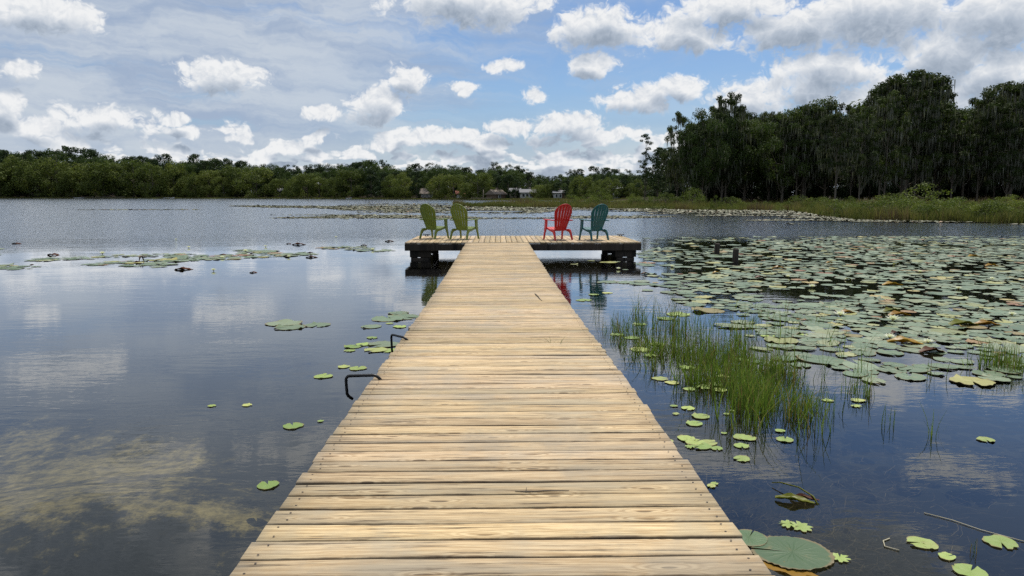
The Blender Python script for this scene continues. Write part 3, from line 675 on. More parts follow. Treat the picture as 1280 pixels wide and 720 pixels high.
def blade_obj(name, P, Hh, W, mat, lean=0.25, seg=3, rnd=None, parent=None):
    V, Ls, S, T, m_ = blades(P, Hh, W, lean, seg)
    r_ = np.repeat(rng.uniform(0, 1, len(P)) if rnd is None else rnd, m_)
    return link(name, np_mesh(name, V, Ls, S, T, mat, fattr=r_), parent)

def marsh():
    n = 150000; px = rng.uniform(545, 1560, n); az = np.array([0.0]*n)
    az = np.arctan((px-640)/F)+YAW
    Rb = interp_tab(az, BANK_TAB+[(pxaz(1600), 33)]); D = np.minimum(interp_tab(az, BANK_D), 38)
    f = rng.uniform(0, 1, n)**1.6; Y = Rb-0.6+np.maximum(D, 0)*f; X = Y*np.tan(az)
    keep = (D > 2) & ((px > 1040) | (f > 0.0))
    X, Y, f, D = X[keep], Y[keep], f[keep], D[keep]
    cl = 0.5+0.5*np.sin(X*0.9+2*np.sin(Y*0.5))*np.sin(Y*0.8+1.5*np.sin(X*0.33))
    k2 = rng.uniform(0, 1, len(X)) < 0.35+0.65*cl; X, Y, f, cl = X[k2], Y[k2], f[k2], cl[k2]
    Z = np.maximum(ground_z(X, Y), 0)-0.03
    right = np.clip((X/Y-0.38)/0.1, 0, 1)
    Hh = rng.uniform(0.2, 0.6, len(X))*(0.6+1.0*cl)*(1+0.25*right)
    red = 0.5+0.5*np.sin(X*0.21+1)*np.sin(Y*0.3+X*0.1)
    big = 0.5+0.5*np.sin(X*0.37+3*np.sin(Y*0.21))*np.sin(Y*0.6+2*np.sin(X*0.17))
    rnd = np.clip(0.15+0.55*big+0.35*(cl-0.5)+rng.normal(size=len(X))*0.16+0.5*np.clip(red-0.6, 0, 1)+0.12*f, 0, 1)
    Hh = Hh*(0.7+0.7*big)
    blade_obj('marsh_grass', np.stack([X, Y, Z], 1), Hh, rng.uniform(0.02, 0.05, len(X)), M_MARSH, 0.3, 2, rnd)
    tag(bpy.data.objects['marsh_grass'], 'tall green and rusty marsh grass along the right bank', 'grass', kind='stuff')
marsh()
def far_lawn():
    n = 60000; px = rng.uniform(-150, 800, n); az = np.arctan((px-640)/F)+YAW
    Rb = interp_tab(az, [t for t in FAR_TAB if t[0] < pxaz(790)]+[(pxaz(850), 200)]); Y = Rb+rng.uniform(0, 1, n)**2*10-0.5; X = Y*np.tan(az)
    Z = np.maximum(ground_z(X, Y), 0)-0.05
    blade_obj('shore_grass', np.stack([X, Y, Z], 1), rng.uniform(0.2, 0.7, n)*(0.5+0.5*np.sin(X*0.1)**2), np.full(n, 0.12), M_MARSH, 0.3, 2, rng.uniform(0, 0.85, n))
    tag(bpy.data.objects['shore_grass'], 'rough green grass fringing the far shore', 'grass', kind='stuff')
far_lawn()

# ------------------------------------------------------------------ far houses and boats
def wallmat(n, c): return simple(n, c, 0.8, 0.2, 0.08, 3)
MW_W = wallmat('white_siding', (0.40, 0.40, 0.38)); MW_B = wallmat('brown_siding', (0.12, 0.085, 0.06)); MW_G = wallmat('grey_green_siding', (0.13, 0.17, 0.15)); MW_T = wallmat('tan_siding', (0.30, 0.25, 0.19)); MW_P = wallmat('pink_siding', (0.55, 0.28, 0.24))
MR_G = simple('grey_shingle', (0.20, 0.20, 0.21), 0.85, 0.2, 0.2, 5); MR_B = simple('brown_shingle', (0.19, 0.155, 0.13), 0.85, 0.2, 0.2, 5); MR_W = simple('pale_metal_roof', (0.42, 0.43, 0.44), 0.4, 0.4, 0.05, 2); MR_R = simple('red_roof', (0.22, 0.07, 0.05), 0.7, 0.2)
M_GLASS = simple('dark_window_glass', (0.02, 0.025, 0.03), 0.1, 0.6); M_TRIM = simple('white_trim', (0.7, 0.7, 0.68), 0.6); M_DOOR = simple('brown_door', (0.09, 0.05, 0.03))
def house(px, Y, wpx, hwall, hroof, mw, mr, label, rz=0.0, depth=7.0, nwin=3, dz=0.0, hip=False):
    X = xz(px, Y); g = gz(X, Y)-0.1+dz; w = wpx*Y/F
    root = empty('house', (X, Y, g), rz); tag(root, label, 'house')
    MB().box((0, 0, hwall/2), (w, depth, hwall)).build('wall', mw, root)
    ov = 0.45; ins = w*0.22 if hip else 0.0
    a, b = w/2+ov, depth/2+ov; z0 = hwall-0.02; zt = hwall+hroof
    V = [(-a, -b, z0), (a, -b, z0), (a, b, z0), (-a, b, z0), (-a+ins, 0, zt), (a-ins, 0, zt), (-a, -b, z0+0.15), (a, -b, z0+0.15), (a, b, z0+0.15), (-a, b, z0+0.15)]
    rf = MB().add(V, [(0, 3, 2, 1), (0, 1, 7, 6), (1, 2, 8, 7), (2, 3, 9, 8), (3, 0, 6, 9), (6, 7, 5, 4), (8, 9, 4, 5), (7, 8, 5), (9, 6, 4)]).build('roof', mr, root)
    MB().box((w*0.18, depth*0.1, zt+0.1), (0.7, 0.7, 1.2)).build('chimney', MW_T, rf)
    for k in range(nwin):
        x = (-0.5+(k+0.7)/(nwin+0.9))*w
        fr_ = MB().box((x, -depth/2-0.03, hwall*0.55), (min(1.5, w*0.2), 0.08, 1.15)).build('window', M_TRIM, root)
        MB().box((x, -depth/2-0.09, hwall*0.55), (min(1.3, w*0.2-0.2), 0.05, 0.95)).build('pane', M_GLASS, fr_)
    d_ = MB().box((w*0.38, -depth/2-0.03, 1.05), (0.95, 0.08, 2.05)).build('door', M_DOOR, root)
    MB().box((w*0.38-0.38, -depth/2-0.09, 1.0), (0.06, 0.06, 0.14)).build('handle', M_METAL, d_)
    return root
house(659, 264, 18, 2.0, 1.3, MW_W, MR_G, 'low white house with grey roof on the lawn left of the red chair', 0.05)
house(644, 270, 12, 2.4, 1.3, MW_T, MR_G, 'small tan wing of building just left of the low white house', -0.1, nwin=1)
house(536, 305, 19, 1.8, 2.2, MW_B, MR_B, 'long low brown building with brown-grey roof above the first green chair', 0.0)
house(360, 404, 26, 2.6, 2.0, MW_G, MR_W, 'grey-green lake house with pale gable roof left of the chairs', 0.5, hip=False)
house(348, 412, 10, 2.4, 1.4, MW_T, MR_W, 'small pale shed left of the grey-green lake house', -0.3, nwin=1)
house(575, 285, 9, 1.8, 1.3, MW_W, MR_R, 'tiny white shed with red roof right of the second green chair', 0.1, nwin=1)
house(620, 268, 14, 1.6, 1.7, MW_B, MR_B, 'brown boathouse with sloping tan roof left of the white house', 0.5, nwin=1)
house(492, 325, 10, 1.6, 1.2, MW_B, MR_B, 'small brown-roofed shed among trees left of the green chairs', 0.0, nwin=1)
house(698, 250, 13, 2.0, 1.0, MW_W, MR_G, 'small white building under trees above the red chair', 0.0, nwin=2)
house(52, 424, 24, 3.4, 2.2, MW_T, MR_W, 'house with bright pale roof behind trees at the far left shore', 0.1)
house(118, 422, 22, 4.5, 2.4, MW_T, MR_G, 'tan house with grey roof half hidden by trees on the left shore', 0.0)
house(230, 412, 26, 3.2, 1.6, MW_B, MR_B, 'dark screened house under trees at left, behind the two small white boats', 0.0, nwin=4)
house(186, 416, 22, 2.6, 1.8, MW_B, MR_B, 'wide brown house under oaks left of the dark screened house', 0.1)
house(1009, 148, 9, 2.6, 1.2, MW_P, MR_R, 'pale pink cottage glimpsed between dark trunks of the right forest', 0.0, nwin=1)
house(772, 235, 8, 3.2, 1.0, MW_W, MR_W, 'white shed glimpsed beneath the far trees left of the thin pines', 0.0, nwin=1)

def boat(px, Y, L, label, cover=False):
    X = xz(px, Y); root = empty('moored_boat', (X, Y, 0.0), rng.uniform(-0.3, 0.3)); tag(root, label, 'boat')
    prof = [(-1, 0.8, 0.42), (-0.6, 0.95, 0.42), (0, 1, 0.45), (0.6, 0.75, 0.55), (1, 0.03, 0.68)]; V = []; Fs = []
    for x, w, z in prof: V += [(x*L/2, -w*0.75, z), (x*L/2*0.92, -w*0.5, -0.1), (x*L/2*0.92, w*0.5, -0.1), (x*L/2, w*0.75, z), (x*L/2*0.98, w*0.66, z-0.02), (x*L/2*0.9, w*0.45, 0.06), (x*L/2*0.9, -w*0.45, 0.06), (x*L/2*0.98, -w*0.66, z-0.02)]
    for i in range(4):
        for k in range(8): Fs.append((i*8+k, i*8+(k+1) % 8, i*8+8+(k+1) % 8, i*8+8+k))
    Fs += [tuple(range(8)), tuple(range(39, 31, -1))]
    MB().add(V, Fs).build('hull', M_TRIM, root)
    MB().box((-L*0.1, 0, 0.36), (0.3, 1.25, 0.05)).box((L*0.2, 0, 0.38), (0.3, 1.1, 0.05)).build('bench', MW_T, root)
    MB().box((-L/2-0.12, 0, 0.45), (0.3, 0.3, 0.5)).build('outboard_motor', M_METAL, root)
boat(99, 396, 5.5, 'white boat at the shore below the tan house at left')
boat(208, 391, 2.8, 'small white boat at the shore left of its twin, under oaks')
boat(215, 389, 2.8, 'small white boat at the shore right of its twin, under oaks')
boat(436, 327, 2.6, 'small white boat lying at the shore left of the green chairs')
# small private docks at the far shore
def far_dock(px, Y, L, label):
    X = xz(px, Y); root = empty('shore_dock', (X, Y, 0)); tag(root, label, 'dock')
    MB().box((0, 0, 0.65), (L, 1.6, 0.14)).build('deck', MW_T, root)
    for k in range(5): MB().tube([(-L/2+0.2+k*(L-0.4)/4, 0.6, -0.6), (-L/2+0.2+k*(L-0.4)/4, 0.6, 1.1)], 0.1, 6).build('piling', M_BARK, root)
far_dock(128, 396, 22, 'long low private dock on the far left shore')
far_dock(602, 248, 7, 'short private dock on the far shore left of the white house')
pl = empty('utility_post', (xz(604, 250), 250, 0.2)); tag(pl, 'slim pale post at the far waterline between the green and red chairs', 'post')
MB().tube([(0, 0, -0.5), (0.05, 0, 3.4)], [0.13, 0.11], 8).build('pole', MW_T, pl, True); MB().box((0.05, 0, 3.45), (0.34, 0.34, 0.1)).build('cap', MW_T, pl)

# ------------------------------------------------------------------ dock
YE = 18.95; XHW = 0.795; YF = 22.1; ZP = 0.45
def deck_z(Y): return float(np.interp(Y, [-4, 2.15, 4.15, 5.6, 8, 10.5, 14, 19], [0.60, 0.54, 0.515, 0.487, 0.448, 0.433, 0.437, 0.45]))
def planks(defs, mat, name, parent, th=0.036, screws=()):
    """defs: (origin, along, across, length, width, zfun). each plank: 8-point chamfered section swept in segments"""
    V = []; Fq = []; UV = []; RN = []; E = []
    ch = 0.005
    for (o, al, ac, L, W) in defs:
        o = Vector(o); al = Vector(al); ac = Vector(ac); nseg = 8
        rn = random.random(); uo = random.uniform(0, 80); vo = random.uniform(0, 80)
        tw = random.uniform(-0.002, 0.002); bow = random.uniform(-0.003, 0.003); up0 = random.uniform(-0.0015, 0.0015)
        e0 = random.gauss(0, 0.0035); e1 = random.gauss(0, 0.0035); sk = random.uniform(-0.0015, 0.0015)
        sec = [(-W/2+ch, 0), (W/2-ch, 0), (W/2, -ch), (W/2, -th), (-W/2, -th), (-W/2, -ch)]; ns = len(sec)
        b = len(V); p1, p2 = random.uniform(0, 6), random.uniform(0, 6)
        for i in range(nseg+1):
            t = i/nseg; s = (e0 if i == 0 else 0)+(e1 if i == nseg else 0)+t*L
            for (c, z) in sec:
                side = 0.0012*math.sin(t*9+p1+(3 if c > 0 else 0)); cc = c+bow*4*(t*(1-t))*0.4+side+(t-0.5)*sk*2
                V.append(tuple(o+al*s+ac*cc+Vector((0, 0, z+up0+tw*(c/W)*2*(t-0.5)*2+0.001*math.sin(t*7+p2)+(-0.0009 if abs(c) < W/2-0.02 else 0)))))
        for i in range(nseg):
            for k in range(ns):
                k2 = (k+1) % ns; Fq.append((b+i*ns+k, b+i*ns+k2, b+(i+1)*ns+k2, b+(i+1)*ns+k))
                t0, t1 = i/nseg*L, (i+1)/nseg*L
                va = sec[k][0]-sec[k][1]*0.7; vb = sec[k2][0]-sec[k2][1]*0.7
                UV += [(uo+t0, vo+va), (uo+t0, vo+vb), (uo+t1, vo+vb), (uo+t1, vo+va)]; RN.append(rn)
                f0, f1, a_, b_ = i/nseg-0.5, (i+1)/nseg-0.5, sec[k][0]/W, sec[k2][0]/W; E += [(f0, a_), (f0, b_), (f1, b_), (f1, a_)]
        for e, base in ((0, b), (1, b+nseg*ns)):
            q = [base+k for k in (0, 1, 2, 5)]; q2 = [base+k for k in (5, 2, 3, 4)]
            for f in (q, q2):
                Fq.append(tuple(f)); UV += [(uo+0.1*j, vo) for j in (0, 0.02, 0.03, 0.01)]; RN.append(rn); E += [(0.5, 0.3)]*4
    nw = len(Fq)
    for c in screws:
        b = len(V); V += c; Fq += [(b, b+1, b+2, b+3), (b, b+3, b+4, b+5)]; UV += [(0, 0)]*8; RN += [0, 0]; E += [(0, 0)]*8
    me = poly_mesh(name, np.array(V), 4, [mat, M_SCREW], False, RN, np.array(UV), F_=np.array(Fq))
    for i in range(nw, len(Fq)): me.polygons[i].material_index = 1
    el = me.uv_layers.new(name='edge'); el.data.foreach_set('uv', np.array(E, np.float32).ravel())
    import bmesh
    bm = bmesh.new(); bm.from_mesh(me); bmesh.ops.recalc_face_normals(bm, faces=[f for f in bm.faces if f.material_index == 0]); bm.to_mesh(me); bm.free()
    return link(name, me, parent)
dock = empty('dock', (0, 0, 0)); tag(dock, 'long weathered plank dock running out to a T-shaped platform over the lake', 'dock')
PL = at(506, 303, ZP).x; PR = at(802.5, 303, ZP).x
def walkway():
    defs = []; y = -3.0; screws = []; pitch = 0.1245
    while y < YE-0.05:
        w = pitch-(random.uniform(0.006, 0.012) if random.random() < 0.7 else random.uniform(0.012, 0.018)); z = deck_z(y)
        shade_x = random.gauss(0, 0.003)
        defs.append(((-XHW+shade_x, y, z), (1, 0, 0), (0, 1, 0), 2*XHW, w))
        if y > 0.5 and y < 9:
            for sx in (-1, 1):
                for dy in (-0.03, 0.032):
                    xx = sx*(XHW-0.045+random.uniform(-0.012, 0.01)); yy = y+dy+random.uniform(-0.006, 0.006); n = 6
                    screws.append([(xx+0.0042*math.cos(2*math.pi*j/n), yy+0.0042*math.sin(2*math.pi*j/n), z+0.0028) for j in range(n)])
        y += pitch
    planks(defs, M_DECK, 'walkway_planks', dock, screws=screws)
    for sx in (-1, 1):        # side stringers under the boards
        mb = MB(); ys = np.arange(-3, YE, 1.5)
        for a, b in zip(ys[:-1], ys[1:]):
            za, zb = deck_z(a)-0.04, deck_z(b)-0.04; x0 = sx*(XHW-0.07); 
            V = [(x0-0.019, a, za), (x0+0.019, a, za), (x0+0.019, a, za-0.18), (x0-0.019, a, za-0.18), (x0-0.019, b-0.002, zb), (x0+0.019, b-0.002, zb), (x0+0.019, b-0.002, zb-0.18), (x0-0.019, b-0.002, zb-0.18)]
            mb.add(V, [(0,1,2,3),(7,6,5,4),(0,4,5,1),(1,5,6,2),(2,6,7,3),(3,7,4,0)])
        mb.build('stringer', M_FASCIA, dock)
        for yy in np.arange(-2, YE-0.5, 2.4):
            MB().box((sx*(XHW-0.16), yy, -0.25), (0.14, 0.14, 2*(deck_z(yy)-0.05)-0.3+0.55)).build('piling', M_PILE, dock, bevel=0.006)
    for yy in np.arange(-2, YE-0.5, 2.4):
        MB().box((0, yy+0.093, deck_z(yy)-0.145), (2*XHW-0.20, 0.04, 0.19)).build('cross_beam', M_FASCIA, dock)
walkway()
def platform():
    defs = []; x = PL+0.07; pitch = 0.143
    n = int(round((PR-PL)/pitch)); pitch = (PR-PL)/n
    for i in range(n):
        defs.append(((PL+(i+0.5)*pitch, YE+0.005, ZP), (0, 1, 0), (1, 0, 0), YF-YE, pitch-random.uniform(0.003, 0.008)))
    planks(defs, M_DECK, 'platform_planks', dock)
    zf = ZP-0.038-0.085
    for (c, s) in (((PL-XHW)/2, (-XHW-PL)), ((PR+XHW)/2, (PR-XHW))):
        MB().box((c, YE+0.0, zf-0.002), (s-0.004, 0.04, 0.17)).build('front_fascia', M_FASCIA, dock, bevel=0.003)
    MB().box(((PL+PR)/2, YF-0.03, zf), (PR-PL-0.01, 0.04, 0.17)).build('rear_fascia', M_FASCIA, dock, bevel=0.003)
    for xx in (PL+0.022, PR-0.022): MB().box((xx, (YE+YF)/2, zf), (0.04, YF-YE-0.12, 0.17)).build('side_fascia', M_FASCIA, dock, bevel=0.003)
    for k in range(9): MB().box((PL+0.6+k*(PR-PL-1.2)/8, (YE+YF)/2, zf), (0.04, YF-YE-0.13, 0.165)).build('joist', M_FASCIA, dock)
    for xx in (PL+0.22, PL+0.56, PR-0.24, PR-0.53):
        for yy in (YE+0.2, YF-0.35):
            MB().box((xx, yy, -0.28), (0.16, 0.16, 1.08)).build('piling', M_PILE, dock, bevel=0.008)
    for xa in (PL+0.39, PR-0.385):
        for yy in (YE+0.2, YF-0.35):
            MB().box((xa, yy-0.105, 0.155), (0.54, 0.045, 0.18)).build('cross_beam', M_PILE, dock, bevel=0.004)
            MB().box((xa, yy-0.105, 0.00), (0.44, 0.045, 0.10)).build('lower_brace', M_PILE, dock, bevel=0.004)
    for xx in (-0.5, 0.5):
        for yy in (YF-0.35,): MB().box((xx, yy, -0.28), (0.16, 0.16, 1.08)).build('piling', M_PILE, dock)
    # mooring cleats near the far edge of the platform
    for px, lab in ((532, 'left cleat'), (776, 'right cleat')):
        p = at(px, 295.4, ZP); p.y = min(p.y, YF-0.1); p.x = xz(px, p.y)
        mb = MB(); mb.tube([(p.x-0.10, p.y, ZP+0.055), (p.x-0.05, p.y, ZP+0.045), (p.x+0.05, p.y, ZP+0.045), (p.x+0.10, p.y, ZP+0.055)], [0.010, 0.014, 0.014, 0.010], 8)
        for s in (-0.035, 0.035): mb.tube([(p.x+s, p.y, ZP-0.002), (p.x+s, p.y, ZP+0.045)], 0.012, 8)
        mb.box((p.x, p.y, ZP+0.004), (0.11, 0.05, 0.008)); mb.build('mooring_cleat', M_METAL, dock)
platform()
def bent(pts, name, r_=0.012):
    # round the corners
    P = [Vector(p) for p in pts]; out = [P[0]]
    for i in range(1, len(P)-1):
        a = (P[i-1]-P[i]); b = (P[i+1]-P[i]); d = min(0.03, a.length*0.4, b.length*0.4); a = P[i]+a.normalized()*d; b = P[i]+b.normalized()*d
        for t in (0, 0.25, 0.5, 0.75, 1): out.append((a*(1-t)+P[i]*t)*(1-t)+(P[i]*(1-t)+b*t)*t)
    out.append(P[-1]); MB().tube(out, r_, 10).build(name, M_METAL, dock, True)
# two black bent-steel hoops on the left edge: located on the vertical/level planes beside the dock
def hoop(pa, pb, pc, pd, zt, name='grab_handle', r_=0.0095):
    e = at(*pa, zt); q = at(*pb, zt)                   # top bar at deck height + bit
    c = atY(pc[0], pc[1], q.y); d = Vector((c.x+ (pd[0]-pc[0])/F*q.y, q.y+0.02, c.z-0.03))
    pin = Vector((-XHW+0.04, e.y, deck_z(e.y)+0.004))
    bent([(pin.x+0.03, pin.y, deck_z(e.y)-0.02), (pin.x-0.01, pin.y, zt), q, c, d], name, r_)
hoop((464,469), (432,470), (434,494), (440,496), 0.535)
hoop((503,422), (489,418), (490,439), (492,440), 0.50)

# ------------------------------------------------------------------ chairs (moulded resin, high fan back)
def chair(mat, loc, rz, label):
    root = empty('adirondack_chair', loc, rz); tag(root, label, 'chair', 'resin lounge chairs on the platform')
    # back plane: param h along back, x across; leans backwards (-y)
    zb0, yb0 = 0.26, -0.06; ang = R(20)
    def B(u, h, w=0.0):
        curve = 0.10*(u/0.25)**2*0.35      # wraps round the sitter
        return Vector((u, yb0-math.sin(ang)*h+math.cos(ang)*w+curve, zb0+math.cos(ang)*h+math.sin(ang)*w))
    H = 0.735
    def halfw(h):
        t = h/H
        return 0.165+0.097*min(1, t/0.68) if t < 0.68 else 0.262*math.sqrt(max(0, 1-((t-0.68)/0.33)**1.8))*0.999
    nsl = 6
    # slats: fan with gaps
    mb = MB()
    for s in range(nsl):
        f0 = -1+2*s/nsl; f1 = -1+2*(s+1)/nsl; cols = []
        hs = np.linspace(0.06, H, 18)
        V = []; 
        for h in hs:
            w = 0.165+0.097*min(1, h/H/0.68); g_ = 0.17
            a = (f0+g_/nsl*1.2)*w; b = (f1-g_/nsl*1.2)*w
            # clip by arch
            hm = halfw(h); a2 = max(-hm, min(hm, a)); b2 = max(-hm, min(hm, b))
            for wq in (-0.009, 0.009): V += [B(a2, h, wq), B((a2+b2)/2, h, wq-0.006), B(b2, h, wq)]
        Fs = []
        for i in range(len(hs)-1):
            o = i*6
            Fs += [(o, o+1, o+7, o+6), (o+1, o+2, o+8, o+7), (o+3, o+9, o+10, o+4), (o+4, o+10, o+11, o+5), (o, o+6, o+9, o+3), (o+2, o+5, o+11, o+8)]
        Fs += [(0, 3, 4, 1), (1, 4, 5, 2)]
        mb.add(V, Fs)
    mb.build('back_slats', mat, root)
    # arched rim joining the slats
    rim = [(-halfw(h), h) for h in np.linspace(0.0, H*0.66, 8)]+[(-0.262*math.cos(a), H*0.68+H*0.33*math.sin(a)**1.1) for a in np.linspace(0.08, math.pi-0.08, 17)]+[(halfw(h), h) for h in np.linspace(H*0.66, 0, 8)]
    MB().tube([B(u, h) for u, h in rim], 0.014, 8).build('back_rim', mat, root, True)
    mb = MB()
    for h, w_, t_ in ((0.045, 0.155, 0.05), (0.30, 0.205, 0.022)):   # bottom rail and the arm-height cross bar
        for i in range(8):
            u0 = -w_+2*w_*i/8; u1 = -w_+2*w_*(i+1)/8
            V = [B(u, hh, wq) for u in (u0, u1) for hh in (h-t_, h+t_) for wq in (-0.022, -0.004)]
            mb.add(V, [(0,1,3,2),(4,6,7,5),(0,4,5,1),(2,3,7,6),(0,2,6,4),(1,5,7,3)])
    mb.build('back_rail', mat, root)
    # seat: curved slats front to back
    mb = MB()
    prof = [(-0.09, 0.275), (-0.02, 0.262), (0.08, 0.268), (0.20, 0.305), (0.29, 0.335), (0.335, 0.335), (0.35, 0.30)]
    for s in range(5):
        x0 = -0.235+0.47*s/5+0.005; x1 = -0.235+0.47*(s+1)/5-0.005; V = []
        for y, z in prof: V += [(x0, y, z), (x1, y, z), (x1, y, z-0.018), (x0, y, z-0.018)]
        Fs = [(i*4+k, i*4+(k+1) % 4, i*4+4+(k+1) % 4, i*4+4+k) for i in range(len(prof)-1) for k in range(4)]+[(0, 3, 2, 1), (24, 25, 26, 27)]
        mb.add(V, Fs)
    mb.box((0, 0.10, 0.245), (0.46, 0.04, 0.03))
    mb.build('seat', mat, root)
    for sx in (-1, 1):
        X = sx*0.262
        # arm: broad, rounded at the front
        ol = [(-0.035, -0.22), (0.028, -0.22), (0.045, 0.0), (0.062, 0.18), (0.064, 0.27), (0.045, 0.325), (0.0, 0.34), (-0.045, 0.325), (-0.055, 0.27), (-0.045, 0.05)]
        MB().plate([(u*sx, v) for u, v in ol], lambda u, v, w: Vector((X+u+sx*0.01, v, 0.545+w-0.02*(0.3-v)/0.5)), 0.02).build('arm', mat, root, bevel=0.003)
        # front leg: flared panel under the arm sweeping into a splayed foot
        fl = [(0.20, 0.53), (0.31, 0.53), (0.305, 0.40), (0.315, 0.22), (0.35, 0.0), (0.305, 0.0), (0.275, 0.16), (0.235, 0.255), (0.205, 0.30), (0.20, 0.40)]
        MB().plate(fl, lambda u, v, w: Vector((X+w+sx*(0.03*(1-v/0.53)), u, v)), 0.035).build('front_leg', mat, root, bevel=0.003)
        # side rail + rear leg: one curved bracket
        MB().plate([(0.24, 0.335), (0.24, 0.285), (0.05, 0.235), (-0.10, 0.205), (-0.10, 0.285), (0.05, 0.285)], lambda u, v, w: Vector((X-sx*0.012+w, u, v)), 0.028).build('side_rail', mat, root)
        rl = [(-0.06, 0.29), (-0.15, 0.28), (-0.20, 0.20), (-0.255, 0.0), (-0.205, 0.0), (-0.15, 0.14), (-0.10, 0.20), (-0.05, 0.225)]
        MB().plate(rl, lambda u, v, w: Vector((X-sx*0.012+w-sx*0.02*(v/0.3)+sx*0.02, u, v)), 0.035).build('rear_leg', mat, root, bevel=0.003)
        # bar from arm to back
        MB().box((sx*0.232, -0.19, 0.522), (0.075, 0.055, 0.022)).build('arm_bracket', mat, root)
    return root
for px, py, mat, ang, lab in ((541, 298.2, M_GREEN, -36, 'olive green slatted resin chair, leftmost on the platform, seen from behind'), (579, 298.9, M_GREEN, -31, 'olive green slatted resin chair nearer the walkway, right of its twin'),
                              (699, 299.6, M_RED, 27, 'bright red slatted resin chair on the right part of the platform'), (744, 299.9, M_TEAL, 27, 'teal blue-green slatted resin chair, rightmost on the platform')):
    p = at(px, py, ZP+0.001); chair(mat, (p.x, p.y, ZP+0.002), R(ang), lab)

# ------------------------------------------------------------------ old pilings in the water
def old_post(px, pyb, pyt, wpx, label):
    p = at(px, pyb, 0); h = (pyb-pyt)/F*p.y; w = wpx*p.y/F
    root = empty('old_piling', (p.x, p.y, 0)); tag(root, label, 'post')
    MB().tube([(0, 0, -1.0), (0, 0, 0.1), (0.01, 0, h*0.95), (0.012, 0, h)], [w/2*1.05, w/2, w/2, w/2*0.9], 12).build('shaft', M_PILE, root, True)
    MB().tube([(0.012, 0, h-0.01), (0.012, 0, h+0.012)], [w/2*0.9, w/2*0.6], 12).build('weathered_top', M_FASCIA, root)
old_post(896, 318, 304.5, 7, 'short dark old piling among lily pads, farther and left of its neighbour')
old_post(919, 327.5, 311, 7.5, 'short dark old piling among lily pads, nearer and right of its neighbour')

# ------------------------------------------------------------------ lily pads
def pad_shape(n=22, rag=0.02, notch=0.22, curl=0.02, seed=0, deep=0.1, star=0.0):
    rs = np.random.default_rng(seed); a = np.linspace(notch/2, 2*math.pi-notch/2, n)
    r_ = 1+rag*rs.normal(size=n)+0.05*np.sin(2*a+rs.uniform(0, 6))
    if star: r_ = r_*(1-star*(np.arange(n) % 3 == 1)*rs.uniform(0.5, 1.3, n))
    if n > 40: r_ = 1+0.03*np.sin(2*a+1)+0.02*np.sin(5*a)+0.035*(np.arange(n) % 2)*rs.uniform(0.4, 1.3, n)
    z = curl*np.maximum(0, rs.normal(size=n))**1.5*(0.4 if n > 40 else 1)
    x, y = r_*np.cos(a), r_*np.sin(a)
    inner = 0.55
    V = [(deep, 0, 0)]+[(inner*x[i], inner*y[i], 0.004) for i in range(n)]+[(x[i], y[i], z[i]) for i in range(n)]*2+[(x[i]*0.995, y[i]*0.995, z[i]-0.012) for i in range(n)]
    Fs = [(0, 1+i, 2+i) for i in range(n-1)]+[(1+i, 1+n+i, 2+n+i, 2+i) for i in range(n-1)]+[(1+2*n+i, 1+3*n+i, 2+3*n+i, 2+2*n+i) for i in range(n-1)]
    return np.array(V), Fs
def pad_mesh(name, mat, **kw):
    V, Fs = pad_shape(**kw); me = bpy.data.meshes.new(name); me.from_pydata([tuple(v) for v in V], [], Fs); me.update()
    uv = me.uv_layers.new(name='UVMap')
    for l in me.loops: uv.data[l.index].uv = V[l.vertex_index][:2]
    for p in me.polygons: p.use_smooth = True
    me.materials.append(mat); return me
PADM = [pad_mesh('lily_pad', M_PAD, seed=i, rag=0.02, curl=0.04, notch=0.12+0.05*i, n=30) for i in range(7)]
PADBIG = pad_mesh('lily_pad', M_PADBIG, seed=77, rag=0.03, curl=0.03, notch=0.10, n=72)
PADY = [pad_mesh('lily_pad', M_PADY, seed=20+i, rag=0.06, curl=0.03, notch=0.3) for i in range(4)]
PADS = [pad_mesh('lily_pad', M_PADY, seed=30+i, rag=0.08, curl=0.05, notch=0.3, n=24, star=0.38) for i in range(3)]
def stuff_pads(name, X, Y, Rr, mat, label, n=9, tilt=0.03, thick=0.004, curl=0.05):
    k = len(X); a0 = rng.uniform(0, 6.283, k)[:, None]; a = np.linspace(0.12, 2*math.pi-0.12, n)[None]+a0
    r_ = Rr[:, None]*(1+0.06*rng.normal(size=(k, n))); x = X[:, None]+r_*np.cos(a); y = Y[:, None]+r_*np.sin(a)
    tx, ty = rng.normal(size=(2, k, 1))*tilt
    z = 0.006+rng.uniform(0, 0.004, (k, 1))+Rr[:, None]*(np.abs(tx*np.cos(a)+ty*np.sin(a)))+curl*Rr[:, None]*np.maximum(0, rng.normal(size=(k, n)))**2*0.5
    ctr = np.stack([X, Y, 0*X+0.006], 1)[:, None]
    V = np.concatenate([ctr, np.stack([x, y, z], -1)], 1)
    L = []; U = []
    idx = np.array([q for i in range(n-1) for q in (0, 1+i, 2+i)]); Ls = (np.arange(k)[:, None]*(n+1)+idx[None]).ravel()
    an = np.linspace(0.12, 2*math.pi-0.12, n); uvb = np.concatenate([[[0, 0]], np.stack([np.cos(an), np.sin(an)], 1)])[idx]
    nf = k*(n-1)
    o = link(name, np_mesh(name, V.reshape(-1, 3), Ls, np.arange(nf)*3, np.full(nf, 3), mat, True, np.repeat(rng.uniform(0, 1, k)**1.0, n-1), np.tile(uvb, (k, 1))))
    return tag(o, label, 'lily pads', kind='stuff')
